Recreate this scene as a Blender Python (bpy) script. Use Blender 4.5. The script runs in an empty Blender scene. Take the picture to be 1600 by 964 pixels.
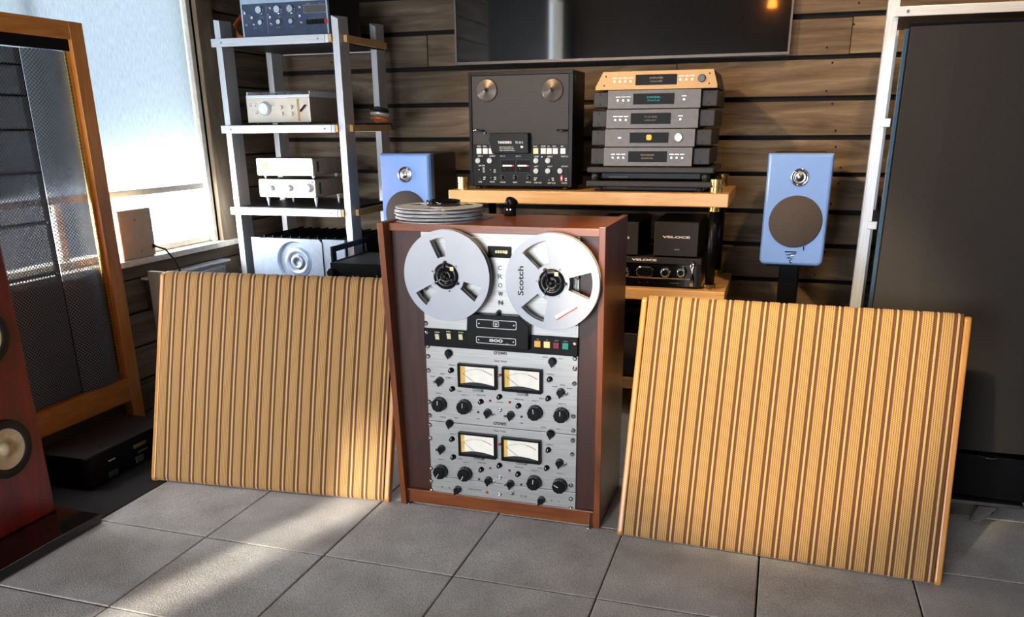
import bpy, bmesh, math, random
from mathutils import Vector, Matrix
random.seed(7)
SC = bpy.context.scene
COL = SC.collection
pi = math.pi

# ---------------------------------------------------------------- camera
CAM = Vector((1.98823, -1.87243, 1.18090))
RX = Vector((0.9537174, 0.3005803, -0.0086396))
UP = Vector((-0.0899399, 0.3125527, 0.9456329))
FW = Vector((-0.2869390, 0.9010895, -0.3251211))
FPX, CX, CY = 1287.874, 800.0, 640.0
cd = bpy.data.cameras.new('camera'); cam = bpy.data.objects.new('camera', cd); COL.objects.link(cam)
cd.sensor_fit = 'HORIZONTAL'; cd.sensor_width = 36; cd.lens = FPX / 1600 * 36
cd.shift_y = (CY - 482) / 1600; cd.clip_start = .02
m = Matrix.Identity(4)
for i, v in enumerate((RX, UP, -FW)):
    for j in range(3): m[j][i] = v[j]
m.translation = CAM; cam.matrix_world = m
SC.camera = cam

# ---------------------------------------------------------------- world, light, exposure
SC.view_settings.view_transform = 'Standard'; SC.view_settings.look = 'None'
SC.view_settings.gamma = 1; SC.view_settings.use_curve_mapping = False
SC.view_settings.exposure = 0.46
w = bpy.data.worlds.new('sky'); SC.world = w; w.use_nodes = True
bg = w.node_tree.nodes['Background']; bg.inputs[0].default_value = (.78, .89, 1, 1); bg.inputs[1].default_value = 2.8
sd = bpy.data.lights.new('sun', 'SUN'); sd.energy = 11; sd.color = (1, .93, .82); sd.angle = math.radians(2.2)
sun = bpy.data.objects.new('sun', sd); COL.objects.link(sun); sun.rotation_euler = Vector((.30, .95, -.50)).to_track_quat('-Z', 'Y').to_euler()

def area(name, loc, target, sx, sy, energy, color, spread=180):
    l = bpy.data.lights.new(name, 'AREA'); l.shape = 'RECTANGLE'; l.size = sx; l.size_y = sy
    l.energy = energy; l.color = color; l.spread = math.radians(spread)
    o = bpy.data.objects.new(name, l); COL.objects.link(o); o.location = loc
    o.rotation_euler = (Vector(target) - Vector(loc)).to_track_quat('-Z', 'Y').to_euler()
    return o
def spot(name, loc, target, energy, color, ang, blend=.6, rad=.03):
    l = bpy.data.lights.new(name, 'SPOT'); l.energy = energy; l.color = color
    l.spot_size = math.radians(ang); l.spot_blend = blend; l.shadow_soft_size = rad
    o = bpy.data.objects.new(name, l); COL.objects.link(o); o.location = loc
    o.rotation_euler = (Vector(target) - Vector(loc)).to_track_quat('-Z', 'Y').to_euler()
    return o
XL, YW, XR, YF, ZC = -.49, 2.025, 3.9, -4.6, 2.75
# daylight at the left window; added fill at the unseen front window
area('daylight_left_window', (XL - .10, .66, .83), (1.2, .9, .5), 1.45, .26, 55, (.90, .95, 1))
area('added_front_fill', (.55, YF + .08, 1.05), (1.4, 1, .5), 2.0, 1.3, 140, (.88, .93, 1))
# warm ceiling spot lamps
spot('lamp_wall', (.15, -1.2, 2.6), (1.95, 2.0, 1.05), 285, (1, .68, .38), 50, .8, .07)
spot('lamp_wall_right', (2.5, .6, 2.6), (2.1, 2.0, 1.15), 62, (1, .66, .34), 70, .8, .05)
spot('lamp_front', (1.30, -1.45, 2.6), (1.93, .50, .68), 390, (1, .81, .50), 23.5, .5, .06)

# ---------------------------------------------------------------- geometry helpers
def P(u, v, ax, val):
    """point of the plane ax = val (metres) that the photograph shows at pixel u, v"""
    d = RX * ((u - CX) / FPX) + UP * (-(v - CY) / FPX) + FW
    i = 'xyz'.index(ax); t = (val - CAM[i]) / d[i]
    return CAM + d * t
class G:
    def __init__(s): s.v = []; s.f = []; s.sm = []
    def add(s, vs, fs, sm=False):
        n = len(s.v); s.v += [tuple(v) for v in vs]; s.f += [[i + n for i in f] for f in fs]; s.sm += [sm] * len(fs); return s
    def box(s, x0, x1, y0, y1, z0, z1):
        return s.add([(x, y, z) for z in (z0, z1) for y in (y0, y1) for x in (x0, x1)],
                     [(0, 2, 3, 1), (4, 5, 7, 6), (0, 1, 5, 4), (2, 6, 7, 3), (0, 4, 6, 2), (1, 3, 7, 5)])
    def hexa(s, p):  # 4 bottom (ccw from above) + 4 top
        return s.add(p, [(3, 2, 1, 0), (4, 5, 6, 7), (0, 1, 5, 4), (1, 2, 6, 5), (2, 3, 7, 6), (3, 0, 4, 7)])
    def lathe(s, c, prof, ax='y', n=24, a0=0, sm=True, cap=True):
        """prof: list of (radius, height along axis); axis points to -y for 'y' (towards the room)"""
        c = Vector(c); vs = []
        for r, h in prof:
            for k in range(n):
                a = a0 + 2 * pi * k / n; ca, sa = r * math.cos(a), r * math.sin(a)
                vs.append({'y': (c.x + ca, c.y - h, c.z + sa), 'z': (c.x + ca, c.y + sa, c.z + h), 'x': (c.x + h, c.y + ca, c.z + sa)}[ax])
        N = len(prof)
        fs = [(i * n + k, i * n + (k + 1) % n, (i + 1) * n + (k + 1) % n, (i + 1) * n + k) for i in range(N - 1) for k in range(n)]
        s.add(vs, fs, sm)
        m0 = len(s.v) - len(vs)
        if cap and prof[0][0] > 1e-6: s.f.append([m0 + k for k in range(n)][::-1]); s.sm.append(False)
        if cap and prof[-1][0] > 1e-6: s.f.append([m0 + (N - 1) * n + k for k in range(n)]); s.sm.append(False)
        return s
    def cyl(s, c, r, h, ax='y', n=20, r2=None):
        return s.lathe(c, [(r, 0), (r2 if r2 is not None else r, h)], ax, n)
    def ring(s, c, r1, r0, h, ax='y', n=28):
        return s.lathe(c, [(r0, 0), (r1, 0), (r1, h), (r0, h), (r0, 0.0)], ax, n, cap=False)
    def tube(s, pts, r, n=8, sm=True):
        pts = [Vector(p) for p in pts]; vs = []; fs = []
        for i, p in enumerate(pts):
            t = (pts[min(i + 1, len(pts) - 1)] - pts[max(i - 1, 0)]).normalized()
            a = t.cross(Vector((0, 0, 1)));
            if a.length < .05: a = t.cross(Vector((1, 0, 0)))
            a.normalize(); b = t.cross(a)
            vs += [p + a * r * math.cos(2 * pi * k / n) + b * r * math.sin(2 * pi * k / n) for k in range(n)]
        for i in range(len(pts) - 1):
            fs += [(i * n + k, i * n + (k + 1) % n, (i + 1) * n + (k + 1) % n, (i + 1) * n + k) for k in range(n)]
        fs += [list(range(n))[::-1], [(len(pts) - 1) * n + k for k in range(n)]]
        return s.add(vs, fs, sm)
    def prism(s, pts, ax, a, b):
        """2-d outline extruded along ax from a to b; outline coordinates are the two other axes in order"""
        def mk(p, h):
            return {'x': (h, p[0], p[1]), 'y': (p[0], h, p[1]), 'z': (p[0], p[1], h)}[ax]
        n = len(pts)
        vs = [mk(p, a) for p in pts] + [mk(p, b) for p in pts]
        fs = [list(range(n)), list(range(n, 2 * n))[::-1]] + [(k, k + n, (k + 1) % n + n, (k + 1) % n) for k in range(n)]
        return s.add(vs, fs)
    def rot(s, M, i0=0):
        s.v = s.v[:i0] + [tuple(M @ Vector(v)) for v in s.v[i0:]]; return s
    def mesh(s, name, off=(0, 0, 0)):
        me = bpy.data.meshes.new(name); ox, oy, oz = off
        me.from_pydata([(x - ox, y - oy, z - oz) for x, y, z in s.v], [], s.f)
        me.polygons.foreach_set('use_smooth', s.sm)
        bm = bmesh.new(); bm.from_mesh(me); bmesh.ops.recalc_face_normals(bm, faces=bm.faces); bm.to_mesh(me); bm.free()
        return me
def rrect(x0, x1, z0, z1, r, n=5):
    o = []
    for cx, cz, a in ((x1 - r, z1 - r, 0), (x0 + r, z1 - r, pi / 2), (x0 + r, z0 + r, pi), (x1 - r, z0 + r, 1.5 * pi)):
        o += [(cx + r * math.cos(a + pi / 2 * k / n), cz + r * math.sin(a + pi / 2 * k / n)) for k in range(n + 1)]
    return o
def wloc(o):
    v = Vector((0, 0, 0))
    while o is not None: v = v + o.location; o = o.parent
    return v
def thing(name, loc, label, cat, group=None, rot=(0, 0, 0)):
    o = bpy.data.objects.new(name, None); o.empty_display_size = .05; COL.objects.link(o)
    o.location = loc; o.rotation_euler = rot; o['label'] = label; o['category'] = cat
    if group: o['group'] = group
    return o
def part(name, g, mat, parent=None, bevel=0, label=None, local=False, seg=2):
    """link g as ONE mesh object; g is in world coordinates unless local"""
    off = (0, 0, 0) if (local or parent is None) else wloc(parent)
    me = g if isinstance(g, bpy.types.Mesh) else g.mesh(name, off)
    if not me.materials: me.materials.append(mat)
    o = bpy.data.objects.new(name, me); COL.objects.link(o); o.parent = parent
    if bevel:
        b = o.modifiers.new('bevel', 'BEVEL'); b.width = bevel; b.segments = seg; b.limit_method = 'ANGLE'; b.angle_limit = math.radians(40)
        b.harden_normals = False
    if label: o['label'] = label
    return o
def solo(name, g, mat, label, cat, group=None, bevel=0):
    """a thing that is one mesh, origin at its base centre"""
    xs = [v[0] for v in g.v]; ys = [v[1] for v in g.v]; zs = [v[2] for v in g.v]
    off = ((min(xs) + max(xs)) / 2, (min(ys) + max(ys)) / 2, min(zs))
    me = g.mesh(name, off); me.materials.append(mat); o = bpy.data.objects.new(name, me); COL.objects.link(o); o.location = off
    o['label'] = label; o['category'] = cat
    if group: o['group'] = group
    if bevel:
        b = o.modifiers.new('bevel', 'BEVEL'); b.width = bevel; b.segments = 2; b.limit_method = 'ANGLE'; b.angle_limit = math.radians(40)
    return o
def struct(name, g, mat, parent=None, bevel=0):
    o = part(name, g, mat, parent, bevel)
    if parent is None: o['kind'] = 'structure'
    return o
def put(name, me, mat, parent, wpos, rot=(0, 0, 0), sc=1, label=None):
    """a part sharing mesh data, placed at a world position"""
    if not me.materials: me.materials.append(mat)
    o = bpy.data.objects.new(name, me); COL.objects.link(o); o.parent = parent
    o.location = Vector(wpos) - wloc(parent); o.rotation_euler = rot
    if sc != 1: o.scale = (sc, sc, sc)
    if label: o['label'] = label
    return o
def text(name, s, pos, h, mat, parent, width=None, rotz=0, roll=0, bold=.0, local=False, depth=.0006, ax='y', spacing=1.0):
    """raised flat lettering whose middle is at pos, facing -y (ax y)"""
    c = bpy.data.curves.new(name, 'FONT'); c.body = s; c.size = h * 1.38; c.align_x = 'CENTER'; c.align_y = 'CENTER'
    c.extrude = depth; c.offset = bold; c.resolution_u = 3; c.space_character = spacing
    t = bpy.data.objects.new('tmp', c); COL.objects.link(t)
    dg = bpy.context.evaluated_depsgraph_get(); me = bpy.data.meshes.new_from_object(t.evaluated_get(dg))
    bpy.data.objects.remove(t); bpy.data.curves.remove(c)
    if len(me.vertices) == 0: return None
    xs = [v.co.x for v in me.vertices]; ys = [v.co.y for v in me.vertices]
    cx, cy_ = (min(xs) + max(xs)) / 2, (min(ys) + max(ys)) / 2
    k = (width / (max(xs) - min(xs))) if width else 1; kz = h / (max(ys) - min(ys))
    Mx = Matrix.Rotation(pi / 2, 4, 'X') if ax == 'y' else Matrix.Identity(4)
    if ax == 'x': Mx = Matrix.Rotation(pi / 2, 4, 'Z') @ Matrix.Rotation(pi / 2, 4, 'X')
    R = Mx @ Matrix.Rotation(roll, 4, 'Z')
    for v in me.vertices: v.co = R @ Vector(((v.co.x - cx) * k, (v.co.y - cy_) * kz, v.co.z))
    me.materials.clear(); me.materials.append(mat)
    o = bpy.data.objects.new(name, me); COL.objects.link(o); o.parent = parent
    o.location = Vector(pos) - (Vector((0, 0, 0)) if (local or parent is None) else wloc(parent)); o.rotation_euler = (0, 0, rotz)
    return o

# ---------------------------------------------------------------- materials
def lin(c):
    return tuple((x / 255 / 12.92 if x / 255 <= .04045 else ((x / 255 + .055) / 1.055) ** 2.4) for x in c)
class Mt:
    def __init__(s, name):
        s.m = bpy.data.materials.new(name); s.m.use_nodes = True; s.t = s.m.node_tree; s.n = s.t.nodes; s.b = s.n['Principled BSDF']
    def nd(s, typ, **kw):
        n = s.n.new(typ)
        for k, v in kw.items():
            if k in n.inputs: n.inputs[k].default_value = v
            else: setattr(n, k, v)
        return n
    def ln(s, a, ao, b, bi): s.t.links.new(a.outputs[ao], b.inputs[bi])
    def set(s, **kw):
        for k, v in kw.items(): s.b.inputs[k.replace('_', ' ')].default_value = v
    def coord(s, scale=(1, 1, 1), rnd=False, out='Object', rot=(0, 0, 0)):
        tc = s.nd('ShaderNodeTexCoord'); mp = s.nd('ShaderNodeMapping'); mp.inputs['Scale'].default_value = scale; mp.inputs['Rotation'].default_value = rot
        s.ln(tc, out, mp, 'Vector')
        if rnd:
            oi = s.nd('ShaderNodeObjectInfo'); mu = s.nd('ShaderNodeMath', operation='MULTIPLY'); mu.inputs[1].default_value = 57.0
            s.ln(oi, 'Random', mu, 0); cb = s.nd('ShaderNodeCombineXYZ'); s.ln(mu, 0, cb, 0); s.ln(mu, 0, cb, 2); s.ln(mu, 0, cb, 1); s.ln(cb, 0, mp, 'Location')
        return mp
    def ramp(s, stops):
        r = s.nd('ShaderNodeValToRGB'); e = r.color_ramp.elements
        while len(e) < len(stops): e.new(.5)
        for i, (p, c) in enumerate(stops): e[i].position = p; e[i].color = (*lin(c), 1)
        return r
    def bump(s, src, so, strength=.2, dist=.002):
        b = s.nd('ShaderNodeBump'); b.inputs['Strength'].default_value = strength; b.inputs['Distance'].default_value = dist
        s.ln(src, so, b, 'Height'); s.ln(b, 0, s.b, 'Normal'); return b
def plain(name, c, rough=.5, metal=0, var=.12, nscale=40, bump=0, coat=0, spec=.5, stretch=(1, 1, 1), emit=None, es=1):
    M = Mt(name); M.set(Roughness=rough, Metallic=metal, Coat_Weight=coat, Specular_IOR_Level=spec)
    mp = M.coord(stretch); no = M.nd('ShaderNodeTexNoise'); no.inputs['Scale'].default_value = nscale; no.inputs['Detail'].default_value = 4
    M.ln(mp, 0, no, 'Vector')
    lo = tuple(x * (1 - var) for x in c); hi = tuple(min(255, x * (1 + var)) for x in c)
    r = M.ramp([(.3, lo), (.7, hi)]); M.ln(no, 'Fac', r, 0); M.ln(r, 0, M.b, 'Base Color')
    if bump: M.bump(no, 'Fac', bump, .001)
    if emit: M.set(Emission_Color=(*lin(emit), 1), Emission_Strength=es)
    return M.m
def wood(name, c0, c1, c2, grain=(1.2, 14, 14), rough=.4, scale=3, coat=.15, rnd=True, bump=.08, dist=1.5):
    M = Mt(name); M.set(Roughness=rough, Coat_Weight=coat, Coat_Roughness=.25)
    mp = M.coord(grain, rnd); no = M.nd('ShaderNodeTexNoise'); no.inputs['Scale'].default_value = scale
    no.inputs['Detail'].default_value = 7; no.inputs['Distortion'].default_value = dist; no.inputs['Roughness'].default_value = .6
    M.ln(mp, 0, no, 'Vector'); r = M.ramp([(.28, c0), (.5, c1), (.72, c2)]); M.ln(no, 'Fac', r, 0); M.ln(r, 0, M.b, 'Base Color')
    M.bump(no, 'Fac', bump, .001); return M.m
def weathered(name, axis_scale, tint=1.0):
    M = Mt(name); M.set(Roughness=.75, Specular_IOR_Level=.3)
    mp = M.coord(axis_scale, True); no = M.nd('ShaderNodeTexNoise'); no.inputs['Scale'].default_value = 1.6
    no.inputs['Detail'].default_value = 10; no.inputs['Roughness'].default_value = .68; no.inputs['Distortion'].default_value = .9
    M.ln(mp, 0, no, 'Vector')
    t = lambda c: tuple(min(255, x * tint) for x in c)
    r = M.ramp([(.22, t((52, 39, 27))), (.42, t((100, 80, 57))), (.58, t((130, 108, 80))), (.8, t((182, 162, 132)))]); M.ln(no, 'Fac', r, 0)
    # knots
    mp2 = M.coord((3.0, 3.0, 9.0), True); vo = M.nd('ShaderNodeTexVoronoi'); vo.inputs['Scale'].default_value = 1.0; M.ln(mp2, 0, vo, 'Vector')
    kr = M.ramp([(.03, (40, 28, 20)), (.10, (205, 190, 165)), (.2, (255, 255, 255))]); M.ln(vo, 'Distance', kr, 0)
    mx = M.nd('ShaderNodeMix', data_type='RGBA', blend_type='MULTIPLY'); mx.inputs[0].default_value = .9
    M.ln(r, 0, mx, 6); M.ln(kr, 0, mx, 7)
    oi = M.nd('ShaderNodeObjectInfo'); mr = M.nd('ShaderNodeMapRange'); mr.inputs[3].default_value = .66; mr.inputs[4].default_value = 1.08; M.ln(oi, 'Random', mr, 0)
    hs = M.nd('ShaderNodeHueSaturation'); M.ln(mx, 2, hs, 'Color'); M.ln(mr, 0, hs, 'Value'); hs.inputs['Saturation'].default_value = .82; M.ln(hs, 0, M.b, 'Base Color')
    M.bump(no, 'Fac', .5, .004); return M.m
def brushed(name, c, rough=.35, metal=.9, stretch=(2, 60, 60), var=.05):
    M = Mt(name); M.set(Roughness=rough, Metallic=metal)
    mp = M.coord(stretch); no = M.nd('ShaderNodeTexNoise'); no.inputs['Scale'].default_value = 5; no.inputs['Detail'].default_value = 6; M.ln(mp, 0, no, 'Vector')
    lo = tuple(x * (1 - var) for x in c); hi = tuple(min(255, x * (1 + var)) for x in c)
    r = M.ramp([(.3, lo), (.7, hi)]); M.ln(no, 'Fac', r, 0); M.ln(r, 0, M.b, 'Base Color')
    M.bump(no, 'Fac', .06, .001); return M.m

m_plank = weathered('weathered_plank', (.9, 5, 9))
m_plank_y = weathered('weathered_plank_side', (5, .55, 9))
m_plank_z = weathered('weathered_board_upright', (9, 5, .55), 1.1)
m_void = plain('dark_void', (12, 10, 9), .9)
m_subfloor = plain('subfloor', (22, 21, 21), .95)
m_plaster = plain('plain_plaster', (120, 112, 102), .9)
m_ceiling = plain('ceiling_dark', (70, 62, 54), .9)
def carpet_mat():
    M = Mt('grey_carpet'); M.set(Roughness=.97, Specular_IOR_Level=.1, Sheen_Weight=.15)
    mp = M.coord((1, 1, 1), True); n1 = M.nd('ShaderNodeTexNoise'); n1.inputs['Scale'].default_value = 260; n1.inputs['Detail'].default_value = 3
    n2 = M.nd('ShaderNodeTexNoise'); n2.inputs['Scale'].default_value = 7; n2.inputs['Detail'].default_value = 5
    M.ln(mp, 0, n1, 'Vector'); M.ln(mp, 0, n2, 'Vector')
    r1 = M.ramp([(.3, (168, 163, 159)), (.7, (216, 211, 206))]); M.ln(n1, 'Fac', r1, 0)
    r2 = M.ramp([(.3, (215, 212, 208)), (.7, (255, 255, 255))]); M.ln(n2, 'Fac', r2, 0)
    mx = M.nd('ShaderNodeMix', data_type='RGBA', blend_type='MULTIPLY'); mx.inputs[0].default_value = 1; M.ln(r1, 0, mx, 6); M.ln(r2, 0, mx, 7)
    M.ln(mx, 2, M.b, 'Base Color'); M.bump(n1, 'Fac', .7, .003); return M.m
m_carpet = carpet_mat()
m_darkcarpet = plain('dark_mat', (34, 32, 32), .95, var=.2, nscale=200, bump=.4)
m_mahog = wood('mahogany', (94, 44, 12), (118, 58, 17), (138, 74, 26), (9, 9, 1.0), .38, 3, .25)
m_mahog_h = wood('mahogany_horizontal', (100, 48, 13), (124, 62, 19), (144, 78, 28), (1.0, 9, 9), .36, 3, .25)
m_mahog_dk = wood('dark_mahogany', (44, 17, 5), (58, 24, 8), (72, 32, 12), (9, 9, 1.0), .42, 3, .1)
m_maple = wood('maple_shelf', (196, 146, 88), (216, 168, 106), (230, 186, 124), (1.2, 12, 12), .4, 3, .2)
m_cherry = wood('honey_frame_wood', (196, 116, 44), (216, 136, 56), (230, 154, 72), (10, 10, 1.0), .4, 3, .15)
m_cherry_h = wood('honey_frame_wood_level', (196, 116, 44), (216, 136, 56), (230, 154, 72), (10, 1.0, 10), .4, 3, .15)
m_mould = wood('grille_moulding_wood', (184, 118, 54), (206, 140, 68), (220, 156, 84), (10, 10, 1), .38, 3, .3)
m_screen_ior = 2.1
m_redwood = wood('red_lacquered_wood', (50, 3, 7), (104, 7, 14), (130, 14, 20), (9, 3.2, .7), .35, 2.6, .4)
m_alu = brushed('brushed_aluminium', (206, 208, 212), .42, .45, (50, 50, 2))
m_alu_h = brushed('brushed_aluminium_level', (210, 212, 216), .4, .45, (2, 50, 50))
m_panel = brushed('anodised_panel', (178, 177, 174), .45, .75, (2, 70, 70), .06)
m_reel = plain('reel_aluminium', (176, 180, 188), .45, .2, .03, 8)
m_reel2 = plain('reel_aluminium_shiny', (212, 216, 222), .36, .05, .05, 12)
m_black = plain('black_satin', (9, 9, 11), .38, spec=.18)
m_blackgloss = plain('black_gloss', (10, 10, 11), .12, coat=.4)
m_blackmatte = plain('black_matte', (12, 12, 13), .8, spec=.2)
m_knob = plain('black_knob', (10, 10, 12), .28, spec=.4)
m_chrome = plain('chrome', (215, 216, 220), .12, 1, .02)
m_steel = plain('dull_steel', (150, 150, 152), .3, 1, .06)
m_brass = plain('polished_brass', (206, 172, 104), .24, .9, .06)
m_blue = plain('blue_lacquer', (132, 170, 236), .14, 0, .02, 4, coat=.7)
m_grillegrey = plain('grey_grille_fabric', (74, 66, 61), .9, 0, .10, 300, .3)
m_bigcloth = plain('charcoal_cloth', (46, 41, 38), .92, 0, .10, 400, .25)
m_sheen = plain('blue_side_highlight', (120, 150, 176), .22, .9, .03)  # bluish metal standing in for the reflected highlight on the tower side
m_bigside = plain('gloss_black_side', (20, 24, 30), .12, coat=.5)
m_grey = plain('graphite_anodised', (86, 82, 81), .45, .35, .05, 60)
m_grey_dk = plain('graphite_dark', (46, 45, 46), .5, .15, .05, 60, spec=.3)
m_gold = brushed('champagne_gold', (168, 134, 90), .5, .4)
m_beige = plain('champagne_case', (214, 202, 186), .35, .45, .03, 30)
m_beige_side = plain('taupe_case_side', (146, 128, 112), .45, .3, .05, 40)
m_white = plain('white_print', (235, 235, 232), .6, 0, 0)
m_cream = plain('cream_plastic', (232, 218, 172), .4, 0, .03)
m_orangebtn = plain('amber_button', (228, 170, 74), .4, 0, .03, emit=(228, 170, 74), es=.15)
m_creambtn = plain('pale_yellow_button', (240, 222, 150), .4, 0, .03, emit=(240, 222, 150), es=.15)
m_redbtn = plain('dark_red_button', (122, 22, 34), .4, 0, .03)
m_tealbtn = plain('teal_button', (34, 138, 128), .4, 0, .03)
m_red = plain('red_plastic', (180, 30, 34), .35, 0, .03)
m_pinkred = plain('faded_red_cap', (190, 92, 84), .4, 0, .05)
m_print = plain('dark_print', (46, 46, 50), .7, 0, .05)
m_printsoft = plain('soft_grey_print', (96, 96, 100), .7, 0, .05)
m_meter = plain('meter_face', (238, 234, 224), .5, 0, .02, emit=(238, 226, 196), es=.12)
m_meteryel = plain('meter_face_yellow', (226, 184, 96), .5, 0, .06, emit=(226, 184, 96), es=.12)
m_meterred = plain('meter_red_band', (196, 40, 44), .5)
m_display = plain('smoked_display', (7, 7, 7), .4, spec=.1)
m_disptext = plain('display_text_grey', (130, 118, 100), .6, emit=(130, 118, 100), es=.25)
m_teal = plain('display_text_teal', (20, 120, 120), .6, emit=(20, 150, 150), es=.6)
m_logoor = plain('display_logo_orange', (220, 150, 60), .6, emit=(230, 150, 60), es=.6)
m_ledblue = plain('blue_led', (150, 170, 255), .4, emit=(150, 170, 255), es=1.2)
m_screen = plain('tv_glass', (9, 11, 15), .05, 0, .0, coat=1)
m_screen.node_tree.nodes['Principled BSDF'].inputs['Specular IOR Level'].default_value = 1; m_screen.node_tree.nodes['Principled BSDF'].inputs['Coat IOR'].default_value = m_screen_ior
m_copper = plain('orange_cable', (196, 102, 52), .4, .3)
m_cone = plain('cream_cone', (206, 182, 146), .5, .1, .05)
m_rubber = plain('black_rubber', (20, 20, 21), .55)
m_ampblue = plain('silver_amplifier_case', (176, 190, 208), .32, .55, .03)
m_fridge = plain('pale_blue_wall_paint', (150, 178, 212), .6, 0, .12, 60)
m_framepaint = plain('pale_window_paint', (226, 218, 204), .6, 0, .05)
m_outlet = plain('beige_cover_plate', (206, 178, 146), .5, 0, .03)

def dotted(name, c_face, c_hole, pitch, a='y', b='z', rough=.4, metal=.6, thr=.25, see=0):
    M = Mt(name); M.set(Roughness=rough, Metallic=metal)
    tc = M.nd('ShaderNodeTexCoord'); sp = M.nd('ShaderNodeSeparateXYZ'); M.ln(tc, 'Object', sp, 0)
    outs = []
    for sgn in (1, -1):
        ml = M.nd('ShaderNodeMath', operation='MULTIPLY'); ml.inputs[1].default_value = sgn; M.ln(sp, b.upper(), ml, 0)
        ad = M.nd('ShaderNodeMath', operation='ADD'); M.ln(sp, a.upper(), ad, 0); M.ln(ml, 0, ad, 1)
        mu = M.nd('ShaderNodeMath', operation='MULTIPLY'); mu.inputs[1].default_value = pi / pitch; M.ln(ad, 0, mu, 0)
        si = M.nd('ShaderNodeMath', operation='SINE'); M.ln(mu, 0, si, 0); ab = M.nd('ShaderNodeMath', operation='ABSOLUTE'); M.ln(si, 0, ab, 0); outs.append(ab)
    pr = M.nd('ShaderNodeMath', operation='MULTIPLY'); M.ln(outs[0], 0, pr, 0); M.ln(outs[1], 0, pr, 1)
    r = M.ramp([(thr, c_face), (thr + .2, c_hole)]); M.ln(pr, 0, r, 0); M.ln(r, 0, M.b, 'Base Color')
    if see:
        r2 = M.ramp([(thr, (0, 0, 0)), (thr + .15, (255, 255, 255))]); M.ln(pr, 0, r2, 0); ms = M.nd('ShaderNodeMath', operation='MULTIPLY'); ms.inputs[1].default_value = see; M.ln(r2, 0, ms, 0)
        tr = M.nd('ShaderNodeBsdfTransparent'); mx = M.nd('ShaderNodeMixShader'); M.ln(ms, 0, mx, 0); M.ln(M.b, 0, mx, 1); M.ln(tr, 0, mx, 2)
        M.t.links.new(mx.outputs[0], M.n['Material Output'].inputs[0])
    return M.m
m_perf = dotted('perforated_steel', (140, 148, 160), (7, 8, 10), .013, rough=.35, metal=0, thr=.22, see=.09)
m_perf2 = dotted('perforated_steel_backed', (126, 132, 142), (7, 8, 10), .013, rough=.35, metal=0, thr=.22, see=.05)
def cloth_mat():
    M = Mt('striped_grille_cloth'); M.set(Roughness=.62, Sheen_Weight=.25, Specular_IOR_Level=.35)
    tc = M.nd('ShaderNodeTexCoord'); sp = M.nd('ShaderNodeSeparateXYZ'); M.ln(tc, 'Object', sp, 0)
    dv = M.nd('ShaderNodeMath', operation='DIVIDE'); dv.inputs[1].default_value = PER; M.ln(sp, 'X', dv, 0)
    fr = M.nd('ShaderNodeMath', operation='FRACT'); M.ln(dv, 0, fr, 0)
    D, D2, L, T, T2 = (112, 62, 28), (104, 58, 26), (230, 188, 118), (208, 160, 94), (132, 88, 46)
    st = [(0, D), (.155, D2), (.175, L), (.265, L), (.285, D2), (.43, D)]
    for k in range(5):
        c = .43 + k * .114; st += [(c + .025, T), (c + .075, T), (c + .105, T2)]
    M2 = st[:32]; r = M.ramp(M2); M.ln(fr, 0, r, 0)
    s2 = M.nd('ShaderNodeMath', operation='MULTIPLY'); s2.inputs[1].default_value = 2 * pi / .0052; M.ln(sp, 'Z', s2, 0)
    sx = M.nd('ShaderNodeMath', operation='MULTIPLY'); sx.inputs[1].default_value = pi / (PER * .114); M.ln(sp, 'X', sx, 0)
    ad = M.nd('ShaderNodeMath', operation='ADD'); M.ln(s2, 0, ad, 0); M.ln(sx, 0, ad, 1)
    si = M.nd('ShaderNodeMath', operation='SINE'); M.ln(ad, 0, si, 0)
    mr = M.nd('ShaderNodeMapRange'); mr.inputs[1].default_value = -1; mr.inputs[3].default_value = .60; mr.inputs[4].default_value = 1.08; M.ln(si, 0, mr, 0)
    hs = M.nd('ShaderNodeHueSaturation'); M.ln(r, 0, hs, 'Color'); M.ln(mr, 0, hs, 'Value'); M.ln(hs, 0, M.b, 'Base Color')
    M.bump(si, 0, .25, .001); return M.m
PER = .0498
m_cloth = cloth_mat()
def shade_mat():
    M = Mt('roller_shade_fabric'); n = M.n; t = M.t
    tl = M.nd('ShaderNodeBsdfTranslucent'); df = M.nd('ShaderNodeBsdfDiffuse'); mx = M.nd('ShaderNodeMixShader'); mx.inputs[0].default_value = .72
    mp = M.coord((8, 60, 8)); no = M.nd('ShaderNodeTexNoise'); no.inputs['Scale'].default_value = 4; no.inputs['Detail'].default_value = 6; M.ln(mp, 0, no, 'Vector')
    r = M.ramp([(.3, (140, 150, 156)), (.7, (164, 172, 176))]); M.ln(no, 'Fac', r, 0); M.ln(r, 0, tl, 0); M.ln(r, 0, df, 0)
    M.ln(df, 0, mx, 1); M.ln(tl, 0, mx, 2); t.links.new(mx.outputs[0], n['Material Output'].inputs[0]); return M.m
m_shade = shade_mat()
def glass_mat():
    M = Mt('window_glass'); tr = M.nd('ShaderNodeBsdfTransparent'); gl = M.nd('ShaderNodeBsdfGlossy'); gl.inputs['Roughness'].default_value = .02
    mx = M.nd('ShaderNodeMixShader'); mx.inputs[0].default_value = .06; M.ln(tr, 0, mx, 1); M.ln(gl, 0, mx, 2)
    M.t.links.new(mx.outputs[0], M.n['Material Output'].inputs[0]); return M.m
m_glass = glass_mat()

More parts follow.
